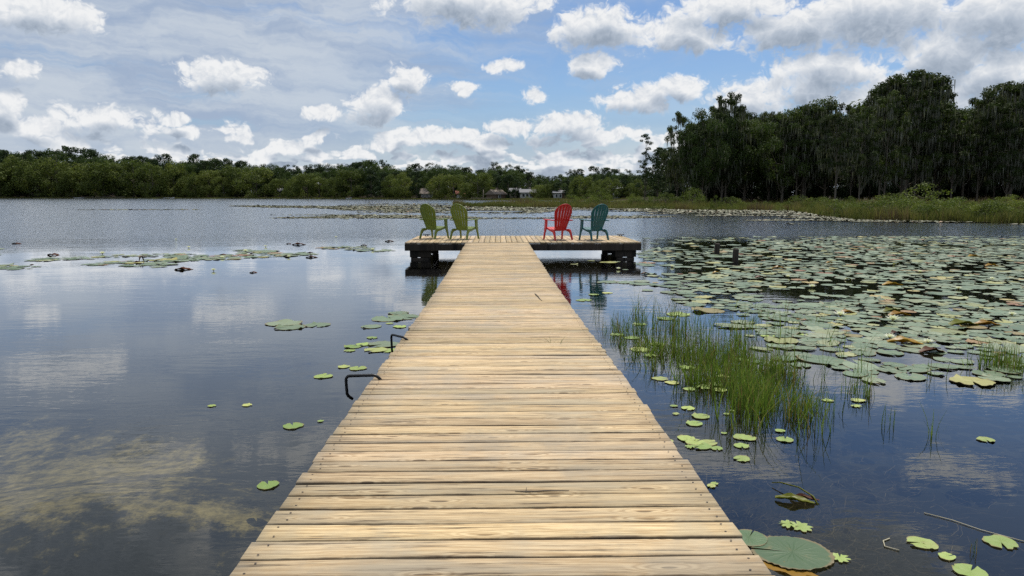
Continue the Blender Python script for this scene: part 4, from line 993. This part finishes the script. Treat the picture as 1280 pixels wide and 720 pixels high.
def lily(px, py, wpx, mesh, label, group=None, rot=None, z=0.006):
    p = at(px, py, z); r_ = wpx/2*p.y/F
    o = link('lily_pad', mesh); o.location = (p.x, p.y, z); o.scale = (r_, r_, min(r_, 0.25)); o.rotation_euler = (rng.normal()*0.01, rng.normal()*0.01, rng.uniform(0, 6.28) if rot is None else rot)
    tag(o, label, 'lily pad', group); PLACED.append((p.x, p.y, r_)); return o
PLACED = []
# unique near pads
UN = [(990,690,100,PADBIG,'large grey-green lily pad with a split notch at the lower right edge of the dock',2.9),
      (936,672,48,PADBIG,'grey-green lily pad half under the right dock edge, left of the large one',1.0),
      (985,655,24,PADS[0],'ragged star-shaped yellow-green pad above the large lily pad',None),
      (1001,658,30,PADS[1],'torn yellow pad with ragged edge, right of the star-shaped pad above the large lily pad',None),
      (1050,697,26,PADS[2],'small ragged yellow pad right of the large lily pad',None),
      (1152,678,36,PADY[0],'bright yellow-green lily pad, leftmost of the pair at the lower right',None),
      (1163,682,20,PADY[3],'small bright pad touching the right side of a bigger bright pad at lower right',None),
      (1251,677,40,PADY[1],'elongated pale yellow-green pad near the right edge, lower right',None),
      (1184,695,22,PADY[2],'small pale pad between the bright pair and the bottom right corner',None),
      (1213,714,42,PADY[3],'yellow-green pad cut by the bottom edge near the right corner',None),
      (889,607,12,PADY[2],'tiny light green pad touching the right dock edge at mid height',None),
      (335,606,28,PADY[0],'light green notched pad alone on dark water, nearest one left of the dock',2.0),
      (366,532,26,PADY[1],'light green pad alone left of the dock, below the two tiny pads',None),
      (265,507,10,PADY[2],'tiny light pad, left one of a pair on open water left of the dock',None),
      (309,506,12,PADY[3],'tiny light pad, right one of a pair on open water left of the dock',None),
      (401,526,8,PADY[2],'tiny pale pad right of the light green pad left of the dock',None),
      (355,404,44,PADM[0],'grey-green pad, left one of two overlapping pads on open water at left',None),
      (362,409,38,PADM[2],'grey-green pad, nearer of two overlapping pads on open water at left',None),
      (397,406,32,PADM[4],'narrow grey-green pad right of the overlapping pair on open water at left',None),
      (404,470,24,PADY[0],'yellow-green pad beside the nearer black hoop, left of the hoop',None),
      (447,460,22,PADY[1],'yellow-green pad just above the nearer black hoop',None),
      (430,458,16,PADY[2],'small yellow-green pad above and left of the nearer black hoop',None),
      (441,433,22,PADY[3],'yellow-green pad between the two black hoops',None),
      (455,430,20,PADY[0],'yellow-green pad right of its twin between the two black hoops',None),
      (437,438,14,PADY[1],'small green pad below the pair between the two black hoops',None),
      (465,422,14,PADY[2],'small pad left of the farther black hoop',None),
      (470,437,30,PADY[0],'green pad at the foot of the farther black hoop, left one',None),
      (486,438,22,PADY[3],'bright pad at the foot of the farther black hoop, right one',None),
      (480,430,40,PADM[5],'grey-green pad behind the farther black hoop',None),
      (485,398,44,PADM[3],'grey-green pad near the left dock edge above the farther hoop, leftmost',None),
      (505,396,40,PADM[6],'grey-green pad touching the left dock edge above the farther hoop',None),
      (464,408,26,PADM[1],'flat grey-green pad left of the patch by the dock above the black hoops',None),
      (487,404,10,PADY[1],'tiny bright pad in the patch by the left dock edge',None),
      (500,408,18,PADY[2],'small yellow-green pad in the patch by the left dock edge',None),
      (498,391,26,PADM[0],'farthest pad of the patch by the left dock edge',None)]
for px, py, w, me, lab, rot in UN: lily(px, py, w, me, lab, None, rot)
# yellow-green pads amid the grass and along the right side of the dock
YP = [(825,473,20),(840,478,18),(880,483,24),(893,480,18),(862,486,16),(845,517,10),(860,510,18),(876,520,24),(868,529,22),(905,541,8),(858,548,24),(868,552,26),(885,553,24),(876,557,28),(928,546,24),(934,547,22),(927,557,20),(927,573,22),
      (981,549,22),(975,538,14),(905,470,16),(915,513,6),(908,517,8),(1072,500,18),(1070,507,14),(1034,500,14),(1232,549,22),(862,558,14),(835,551,14),(893,604,10),(790,422,20),(800,437,26),(812,444,18),(772,418,18),(742,368,14),(730,375,20),(759,366,14),(832,398,22),(848,393,30),(842,507,10),(896,560,16),(900,487,18),(1003,418,16),(960,420,20),(858,459,22),(928,449,20),(800,405,18),(822,430,20)]
for px, py, w in YP:
    side = 'amid the grass' if py < 505 else 'in front of the grass' if py < 600 else 'by the dock'
    lily(px, py, w, (PADY+PADS[:1])[rng.integers(5)], f'small yellow-green lily pad floating {side} right of the dock', f'small yellow-green pads {side} right of the dock')
# field of pads on the right
def inside(px, py, poly):
    c = False; j = len(poly)-1
    for i in range(len(poly)):
        if (poly[i][1] > py) != (poly[j][1] > py) and px < (poly[j][0]-poly[i][0])*(py-poly[i][1])/(poly[j][1]-poly[i][1])+poly[i][0]: c = not c
        j = i
    return c
def tofield(X, Y):
    """photo column/row of a water point, used only to shape the patches"""
    v = _M.transposed() @ Vector((X-cam.location.x, Y, -HC)); return 640-v.x/v.z*F, 360+v.y/v.z*F
def pn(x, y, s, o=0): return 0.5+0.25*(math.sin(x*s+o+1.7*math.sin(y*s*0.7+o))+math.sin(y*s*1.3+2*o+1.3*math.sin(x*s*0.9)))
field = []
for q_ in ((896, 318), (919, 327.5)): w_ = at(q_[0], q_[1], 0); POSTS = globals().get('POSTS', [])+[(w_.x, w_.y)]
MAIN = [(800,318),(845,304),(930,299),(1000,297),(1600,297),(1700,480),(1290,478),(1150,470),(1060,462),(1000,452),(930,428),(930,400),(890,392),(870,372),(810,352),(770,345),(700,338),(735,330)]
GRID = {}
def free(x, y, r_, ov=0.62):
    k = (int(x/0.6), int(y/0.6))
    for a in (-1, 0, 1):
        for b in (-1, 0, 1):
            for (u, v, q) in GRID.get((k[0]+a, k[1]+b), ()):
                if math.hypot(u-x, v-y) < (q+r_)*ov: return False
    GRID.setdefault(k, []).append((x, y, r_)); return True
for p in PLACED: GRID.setdefault((int(p[0]/0.6), int(p[1]/0.6)), []).append(p)
tries = 0
while tries < 26000:
    tries += 1
    Y = random.uniform(6.3, 29.5); X = random.uniform(0.0, 1.0)*Y
    if X < 0.85 and Y < 19: continue
    if PL-0.2 < X < PR+0.2 and YE-0.3 < Y < YF: continue
    px, py = tofield(X, Y)
    if not inside(px+random.gauss(0, 16), py+random.gauss(0, 5 if py < 400 else 11), MAIN): continue
    d = pn(X, Y, 0.8, 1)*0.6+pn(X, Y, 2.1, 3)*0.4
    frac = min(1, max(0, (px-780)/330))
    lim = 0.29+0.27*frac if py < 400 else 0.28+0.27*min(1, (px-940)/200)
    if random.random() < 0.20: lim += 0.28
    if random.random() < 0.12: continue
    if py < 362 and px < 905 and py > 338: lim *= 0.55
    if d > lim+0.08: continue
    r_ = random.choice((random.uniform(0.05, 0.12), random.uniform(0.10, 0.17), random.uniform(0.14, 0.25)))
    if not free(X, Y, r_, 0.62 if Y < 12 else 0.74): continue
    if any(math.hypot(X-a, Y-b) < r_+0.12 for a, b in POSTS): continue
    field.append((X, Y, r_, px, py))
left = []
for _ in range(9000):
    Y = random.uniform(14.2, 29); X = random.uniform(-0.78, 0.0)*Y
    if X > -0.85: continue
    if PL-0.2 < X < PR+0.2 and YE-0.3 < Y < YF: continue
    px, py = tofield(X, Y)
    d = pn(X, Y, 0.5, 2)*0.55+pn(X, Y, 1.7, 5)*0.45
    core = math.exp(-((py-(323+0.012*(px-250)))/16.0)**2)*(0.72 if 180 < px < 520 else 0.5)
    if d > 0.08+0.42*core or random.random() < 0.2: continue
    r_ = random.uniform(0.07, 0.24)
    if not free(X, Y, r_, 0.62): continue
    left.append((X, Y, r_, px, py))
near_bank = []
allp = sorted([(r_/Y, X, Y, r_, px, 'field') for X, Y, r_, px, py in field if px < 1285]+[(r_/Y, X, Y, r_, px, 'left') for X, Y, r_, px, py in left if px > -5], reverse=True)
NI = max(0, 298-len(PLACED)); ind = allp[:NI]; inds = set((a[1], a[2]) for a in ind)
for _, X, Y, r_, px, w in ind:
    o = link('lily_pad', PADM[rng.integers(7)]); o.location = (X, Y, 0.006+random.uniform(0, 0.006)); o.scale = (r_, r_*random.uniform(0.78, 1), r_*random.uniform(0.5, 1.1)); o.rotation_euler = (random.gauss(0, 0.025), random.gauss(0, 0.025), random.uniform(0, 6.28))
    if w == 'field':
        z_ = 'near' if Y < 9 else 'middle' if Y < 12 else 'far'
        s_ = 'left' if px < 1120 else 'right'
        tag(o, f'flat grey-green lily pad in the {z_} {s_} part of the dense pad field', 'lily pad', f'lily pads in the {z_} {s_} part of the pad field')
    else: tag(o, 'grey-green lily pad in the sparse patch left of the platform', 'lily pad', 'lily pads of the sparse patch left of the platform')
rest = [f for f in field+left if (f[0], f[1]) not in inds]; A = np.array(rest)
stuff_pads('lily_pads', A[:, 0], A[:, 1], A[:, 2], M_PAD, 'dense carpet of small far lily pads beyond the nearest ones', n=12, tilt=0.015, curl=0.05)
# far mats: fringe of the bank and streaks across the lake
def far_mats():
    XS, YS = [], []
    n = 75000; px = np.where(rng.uniform(0, 1, n) < 0.55, rng.uniform(780, 1060, n), rng.uniform(545, 1560, n)); az = np.arctan((px-640)/F)+YAW
    Rb = interp_tab(az, BANK_TAB+[(pxaz(1600), 33)])
    wd = np.interp(px, [545, 700, 850, 985, 1036, 1100, 1280, 1600], [9, 16, 27, 37, 14, 5, 3, 1.6])
    f = rng.uniform(0, 1, n); Y = Rb+0.5-wd*f; X = Y*np.tan(az)
    nz = 0.5+0.25*(np.sin(X*0.5+2*np.sin(Y*0.6))+np.sin(Y*1.1+1.5*np.sin(X*0.28)))
    k = (rng.uniform(0, 1, n) < np.clip(1.3-1.2*f, 0, 1)) & (nz > f*0.9-0.05); XS.append(X[k]); YS.append(Y[k])
    for (xa, ya, xb, yb, xc, hh, dens) in ((290,257.5,480,259.5,0,1.2,5000), (400,259.5,720,261.0,0,5.0,26000), (300,270.5,640,270,0,2.0,7000), (470,272,860,271,0,1.6,3500), (100,262,250,262,0,0.3,150)):
        t = rng.uniform(0, 1, dens); pxs = xa+(xb-xa)*t; 
        env = np.clip(t*5, 0.15, 1)*np.clip((1-t)*6, 0.2, 1); pys = ya+(yb-ya)*t+rng.normal(size=dens)*0.5*hh*env
        pys = np.maximum(pys, 250.5)
        Y = F*HC/(pys-244); X = Y*np.tan(np.arctan((pxs-640)/F)+YAW)
        nz = 0.5+0.25*(np.sin(X*0.35+2*np.sin(Y*0.3))+np.sin(Y*0.4+1.5*np.sin(X*0.18))); k = nz > 0.33; XS.append(X[k]); YS.append(Y[k])
    X = np.concatenate(XS); Y = np.concatenate(YS)
    stuff_pads('lily_pads', X, Y, rng.uniform(0.12, 0.22, len(X))*np.clip(Y/60, 1, 1.6), M_PADF, 'distant mats of lily pads streaked across the lake and along the bank', n=6, tilt=0.07, curl=0.10)
far_mats()

# curled dead leaves and raised leaves
def curled(name, mat, L, W, label, loc, rz, fold=0.5, lift=0.06, group=None, twist=0.0):
    n, k = 11, 5; V = []
    for i in range(n):
        t = i/(n-1); w = W*math.sin(math.pi*(0.08+0.86*t))**0.75
        for j in range(k):
            s = -1+2*j/(k-1); z = lift*math.sin(math.pi*t)+abs(s)*w*fold*(0.6+0.4*math.sin(t*5))+0.01*math.sin(t*17+j*2)*L*2
            y = s*w*(1-0.35*fold*abs(s)); V.append(((t-0.5)*L, y+twist*z, max(0.004, z)))
    V2 = V+[(a, b, c-0.006) for a, b, c in V]; N = len(V); Fs = []
    for i in range(n-1):
        for j in range(k-1):
            q = (i*k+j, i*k+j+1, (i+1)*k+j+1, (i+1)*k+j); Fs.append(q); Fs.append(tuple(N+z for z in reversed(q)))
    o = MB().add(V2, Fs).build(name, mat, None, True); o.location = loc; o.rotation_euler = (0, 0, rz)
    return tag(o, label, 'leaf', group)
DEAD = [(67,319,18,'left of the sparse patch'),(172,328,14,'upright'),(230,337,26,'long'),(279,319,12,''),(317,341,12,''),(374,306,20,''),(390,322,18,''),(361,305,8,''),(388,316,9,''),(487,302,14,''),(455,307,10,''),(21,305,14,''),(40,331,6,'')]
dl = ['dark dead curled leaf on water at the far left, left of the pad patch','dark reddish curled leaf standing up among pads at left','long rust-brown dead leaf floating alone, largest at left','small dark curled leaf just left of a white flower','brown dead leaf on the nearest oval pad at left','dark spiky dead leaf right of two white flowers at left','dark double-humped dead leaf in middle of the left pad patch','tiny dark leaf bit left of the spiky dead leaf','flat dark leaf scrap above the double-humped dead leaf','dark leaf left of the platform, nearest to it','small dark leaf second from the platform at left','thin dark leaf at the far left edge','tiny dark stub at left edge of the pads']
for (px, py, w, _), lab in zip(DEAD, dl):
    p = at(px, py, 0); L = w*p.y/F*0.85; curled('dead_leaf', M_BROWNLEAF, L, L*0.33, lab, (p.x, p.y, 0.0), random.uniform(-0.4, 0.4), 0.34, 0.006+0.01*random.random())
curled('dead_leaf', M_BROWNLEAF, 0.14, 0.05, 'dark twig-like leaf lying upright beside the reddish curled one at left', tuple(at(177, 327, 0)+Vector((0, 0, 0.0))), 1.0, 0.7, 0.12)
RL = [(1205,407,40,M_OLIVELEAF,'broad olive-green leaf raised above the pads in the right field',0.1),(1115,390,26,M_OLIVELEAF,'olive-brown leaf clump left of the broad raised olive leaf',0.3),(1060,392,22,M_OCHRE,'ochre curled leaf near a white flower left in the pad field',0.0),
      (1235,407,32,M_OCHRE,'orange-yellow curled leaf at the right edge of the pad field',-0.2),(1132,430,44,M_OCHRE,'long pale ochre leaf lying across pads in the near field',-0.35),(1120,418,18,M_BROWNLEAF,'rust-brown curled leaf beside the long pale ochre leaf',0.4),
      (1125,395,30,M_OCHRE,'tan folded leaf in the middle of the pad field',0.1),(1037,329,10,M_OCHRE,'small orange leaf at the far part of the pad field',0.3),(951,348,16,M_BROWNLEAF,'dark red curled leaf in the left part of the pad field',0.2),
      (974,336,18,M_OCHRE,'ochre leaf beside the old pilings in the pad field',-0.2),(1120,331,12,M_OLIVELEAF,'small olive leaf in the far middle pads',0.6),(1240,333,18,M_OCHRE,'rusty orange leaf in the far right pads',0.1),(1116,357,26,M_OCHRE,'tan curled leaf in the centre of the far pads',0.0),
      (1217,321,16,M_OCHRE,'reddish tan leaf at the far edge of the pads on the right',0.2),(1170,297+20,9,M_BROWNLEAF,'tiny dark leaf far back in the pads',0.2),(807,343,12,M_BROWNLEAF,'dark red scrap of leaf near the platform right corner',0.2),(1165,441,34,M_BROWNLEAF,'dark curled rim of leaf in the near pads at right',0.1),(1060,350,10,M_OLIVELEAF,'small olive leaf between far pads left of centre',0.3),(896,342,12,M_OCHRE,'tan leaf scrap by the nearer old piling',0.1)]
for px, py, w, mt, lab, rz in RL:
    p = at(px, py, 0); L = w*p.y/F; curled('curled_leaf', mt, L, L*0.28, lab, (p.x, p.y, 0.008), rz, 0.45, 0.02)
# the bent brown leaf and stem at the lower right
p = at(998, 628, 0); bl = empty('folded_leaf', (p.x, p.y, 0.01), -0.15); tag(bl, 'folded olive-brown leaf with long arched stem at lower right', 'leaf')
def sub_curl(L, W, mat, x, y, rz, fold):
    o = curled('blade', mat, L, W, '', (x, y, 0), rz, fold, 0.008); 
    for k in ('label', 'category'): 
        if k in o: del o[k]
    o.parent = bl
sub_curl(0.20, 0.035, M_OLIVELEAF, -0.02, 0, -0.25, 0.6); sub_curl(0.15, 0.022, M_BROWNLEAF, 0.04, 0.03, -0.2, 0.7)
st = [Vector((0.10, -0.03, -0.02)), Vector((0.085, 0.03, 0.015)), Vector((0.03, 0.12, 0.028)), Vector((-0.05, 0.20, 0.02)), Vector((-0.09, 0.23, 0.006))]
MB().tube(st, [0.005, 0.0045, 0.004, 0.0035, 0.003], 6).build('stem', M_OLIVELEAF, bl, True)
curled('curled_leaf', M_OCHRE, 0.26, 0.05, 'orange rotting leaf under the large pad at the lower right of the dock', tuple(at(985, 712, 0)+Vector((0, 0, -0.004))), -0.6, 0.12, 0.004)

# water-lily flowers
def flower():
    root = empty('water_lily')
    mb = MB()
    for ring, (n, L, el) in enumerate(((8, 0.075, 0.35), (7, 0.062, 0.75), (5, 0.045, 1.15))):
        for k in range(n):
            a = 2*math.pi*(k+0.5*ring)/n; d = Vector((math.cos(a), math.sin(a), 0)); s = Vector((-math.sin(a), math.cos(a), 0)); up = Vector((0, 0, 1))
            c = lambda t: d*L*math.cos(el)*t+up*(L*math.sin(el)*t+0.012)
            mb.add([c(0.05), c(0.5)-s*0.016, c(1.0), c(0.5)+s*0.016, c(0.5)-up*0.004], [(0, 1, 4), (1, 2, 4), (2, 3, 4), (3, 0, 4)])
    mb.build('petals', M_PETAL, root); MB().tube([(0, 0, 0.008), (0, 0, 0.03)], [0.014, 0.010], 8).build('stamens', M_STAMEN, root, True)
    MB().tube([(0, 0, 0.014), (0.01, 0, -0.12)], 0.004, 6).build('stalk', M_REED, root)
    return reg(root)
fl = flower()
FL = [(128,318,1.5,'white water lily flower alone at left, leftmost of the blossoms'),(236,310,1.1,'white blossom on the weedy streak at left'),(278,323,1.2,'white blossom beside a dark curled leaf at left'),(267,339,1.1,'pinkish white bud above the nearest oval pad at left'),
      (307,315,1.5,'tall white blossom left of the centre of the left pad patch'),(332,309,1.1,'small white blossom behind the tall one in the left pad patch'),(361,322,1.1,'white blossom in the middle of the left pad patch'),(466,313,1.2,'white blossom in the pads nearest the platform at left'),
      (420,297,1.0,'small white blossom at the far side of the left pads'),(220,300,0.9,'tiny white blossom far out on open water at left'),
      (1116,402,1.5,'large white blossom next to the broad olive leaf in the right field'),(1050,396,1.4,'white blossom in the left part of the near pad field'),(1112,424,1.1,'white blossom close to the long ochre leaf'),(1015,360,1.2,'white blossom left of centre in the pad field'),
      (1160,430,1.0,'small white blossom in the near pads at right'),(985,347,1.0,'small white blossom in the far pads right of the pilings'),(1198,362,1.0,'white blossom in the right part of the far pads'),(1150,341,1.0,'small white blossom at the back of the pads'),
      (1240,350,1.0,'white blossom near the right edge of the far pads'),(1090,312,1.0,'tiny white blossom at the far edge of the pad field'),(1265,395,1.0,'white blossom at the right edge below the rusty leaf'),(840,334,1.0,'white blossom right of the platform corner'),(773,337,0.9,'white blossom at foot of the right platform pilings')]
for px, py, s, lab in FL:
    p = at(px, py, 0); place(fl, (p.x, p.y, 0.008), random.uniform(0, 6), s, lab, 'flower', 'white water lily blossoms')

# ------------------------------------------------------------------ emergent water grass
def grass_poly(poly, n, hmin, hmax, gaps=0.45):
    pts = []
    xs = [q[0] for q in poly]; ys = [q[1] for q in poly]
    clumps = []
    while len(pts) < n:
        px, py = random.uniform(min(xs), max(xs)), random.uniform(min(ys), max(ys))
        if not inside(px, py, poly): continue
        p = at(px, py, 0)
        if pn(p.x, p.y, 3.1, 2)*0.6+pn(p.x, p.y, 7.0, 4)*0.4 < gaps+random.uniform(-0.12, 0.12): continue
        for _ in range(random.randint(2, 6)): pts.append((p.x+random.gauss(0, 0.03), p.y+random.gauss(0, 0.03)))
    P = np.array([(a, b, -0.04) for a, b in pts]); return P
Ps = [grass_poly([(748,408),(800,400),(900,404),(960,430),(985,470),(960,500),(900,492),(820,470),(775,440)], 1900, 0, 0, 0.47),
      grass_poly([(800,430),(880,425),(930,445),(950,480),(900,490),(840,475)], 800, 0, 0, 0.44),
      grass_poly([(900,470),(985,460),(1035,475),(1030,515),(985,540),(930,530)], 950, 0, 0, 0.44),
      grass_poly([(820,470),(1080,455),(1085,500),(1030,545),(900,540)], 420, 0, 0, 0.3),
      grass_poly([(735,385),(1080,380),(1060,450),(760,430)], 200, 0, 0, 0.3)]
P = np.concatenate(Ps); P = P[P[:, 0] > 0.84]
n = len(P); hh = rng.uniform(0.10, 0.46, n)*(0.75+0.3*np.sin(P[:, 0]*2+P[:, 1]))+0.05
o = blade_obj('water_grass', P, hh, rng.uniform(0.0045, 0.009, n), M_REED, 0.33, 4)
tag(o, 'thick stand of green water grass growing beside the dock on the right', 'grass', kind='stuff')
def clump(px, py, n, h, spread, label, name='grass_clump', z=-0.03, mat=None, lean=0.35, w=0.006):
    p = at(px, py, max(z, 0)); P = np.stack([p.x+rng.normal(size=n)*spread, p.y+rng.normal(size=n)*spread*0.6, np.full(n, z)], 1)
    o = blade_obj(name, P, rng.uniform(0.5, 1.1, n)*h, np.full(n, w), mat or M_REED, lean, 4); return tag(o, label, 'plant')
clump(1252, 459, 230, 0.33, 0.13, 'dense tuft of bright green grass at the right edge of the pads')
clump(1277, 466, 60, 0.25, 0.08, 'sparser grass tuft cut by the right edge beside the dense one')
clump(795, 392, 16, 0.28, 0.05, 'leaning curved grass tuft behind the grass stand, by the chair reflection', lean=0.6)
clump(940, 404, 40, 0.20, 0.08, 'short grass tuft at the left margin of the pad field')
clump(1085, 495, 14, 0.30, 0.05, 'thin upright grass tuft right of the grass stand')
clump(1165, 545, 8, 0.26, 0.03, 'small sparse grass tuft on open water at right', lean=0.5)
clump(1110, 530, 7, 0.2, 0.05, 'few short stems left of the sparse tuft at right')
clump(1068, 490, 12, 0.24, 0.06, 'thin grass stems between the stand and the upright tuft')
clump(1216, 690, 5, 0.11, 0.008, 'small green sprout standing out of the water at the lower right', lean=0.35, w=0.005)
clump(1150, 470, 8, 0.25, 0.12, 'scattered thin stems rising among the nearest pads at right')
# two sprigs growing beside a joint of the boards
for px, py, n_, lab in ((701, 430, 4, 'three-bladed grass sprig growing up between the dock boards, right one'), (690, 429, 3, 'thin bent grass sprig on the dock boards, left of the other sprig')):
    p0 = at(px, py, 0.46); zz = deck_z(p0.y); p0 = at(px, py, zz)
    P = np.stack([np.full(n_, p0.x)+rng.normal(size=n_)*0.008, np.full(n_, p0.y), np.full(n_, zz-0.02)], 1)
    o = blade_obj('grass_sprig', P, rng.uniform(0.05, 0.10, n_), np.full(n_, 0.004), M_REED, 0.5, 4, np.full(n_, 0.1)); tag(o, lab, 'plant')
# twigs on the dock
def twig(pa, pb, label, r_=0.003, kink=0.006):
    zz = deck_z(at(pa[0], pa[1], 0.5).y); a = at(pa[0], pa[1], zz+0.004); b = at(pb[0], pb[1], zz+0.004)
    pts = [a.lerp(b, t)+Vector((random.gauss(0, kink), random.gauss(0, kink), 0)) for t in (0, 0.2, 0.4, 0.6, 0.8, 1)]
    mb = MB(); mb.tube(pts, [r_*0.7, r_, r_, r_*0.9, r_*0.7, r_*0.4], 6); c = pts[1]; mb.tube([c, c+Vector((0.004, 0.02, 0.008))], [r_*0.7, r_*0.4], 5)
    tag(mb.build('twig', M_BARK, None, True), label, 'twig')
twig((644,614),(712,613),'thin straight twig lying along a board in the near part of the dock', 0.0025, 0.002)
twig((669,367),(677,376),'short dark twig lying crosswise on the far part of the dock', 0.007, 0.004)

# submerged weed filaments in the shallow right foreground
M_STEM = simple('pale_dead_stem', (0.42, 0.38, 0.26), 0.6)
def weeds():
    V = []; Fs = []; RN = []; n = 1500; k = 0
    Vs = []; Ls = []
    for i in range(n):
        px = random.gauss(1010, 110); py = random.gauss(650, 45)
        if not (820 < px < 1330 and 560 < py < 800): continue
        z0 = -random.uniform(0.015, 0.3); p = at(px, py, z0)
        if p.x < 0.5: continue
        a = random.gauss(0.3, 0.9); L = random.uniform(0.04, 0.2); cv = random.gauss(0, 3.0); w = random.uniform(0.0007, 0.002)
        q = Vector(p); seg = 6; row = []
        for s in range(seg+1):
            nrm = Vector((-math.sin(a), math.cos(a), 0)); row += [q-nrm*w, q+nrm*w]; q = q+Vector((math.cos(a), math.sin(a), random.gauss(0, 0.12)))*(L/seg); a += cv*L/seg+random.gauss(0, 0.2); q.z = min(q.z, -0.006)
        b = len(Vs); Vs += [tuple(r_) for r_ in row]; r0 = random.random()
        for s in range(seg): Ls.append((b+2*s, b+2*s+1, b+2*s+3, b+2*s+2)); RN.append(r0)
    o = link('submerged_weed', poly_mesh('submerged_weed', np.array(Vs), 4, M_WEED, fattr=RN, F_=np.array(Ls)))
    tag(o, 'tangle of thin tan weed strands just under the water at lower right', 'water weed', kind='stuff')
weeds()
p = at(1115, 642, 0); pts = [at(1155, 641, 0.004), at(1190, 650, 0.004), at(1225, 662, 0.004), at(1300, 682, 0.004)]
tag(MB().tube(pts, 0.0022, 6).build('floating_stem', M_STEM, None, True), 'long thin pale stem floating across the lower right corner', 'stem')
pts = [at(1104, 674, 0.004), at(1106, 681, 0.004), at(1114, 686, 0.004), at(1125, 688, 0.004)]
pts = [at(1112, 673, 0.004), at(1104, 676, 0.004), at(1106, 683, 0.004), at(1124, 688, 0.004)]
tag(MB().tube(pts, 0.003, 6).build('floating_stem', M_STEM, None, True), 'short hook-shaped pale stem afloat right of the large pad', 'stem')
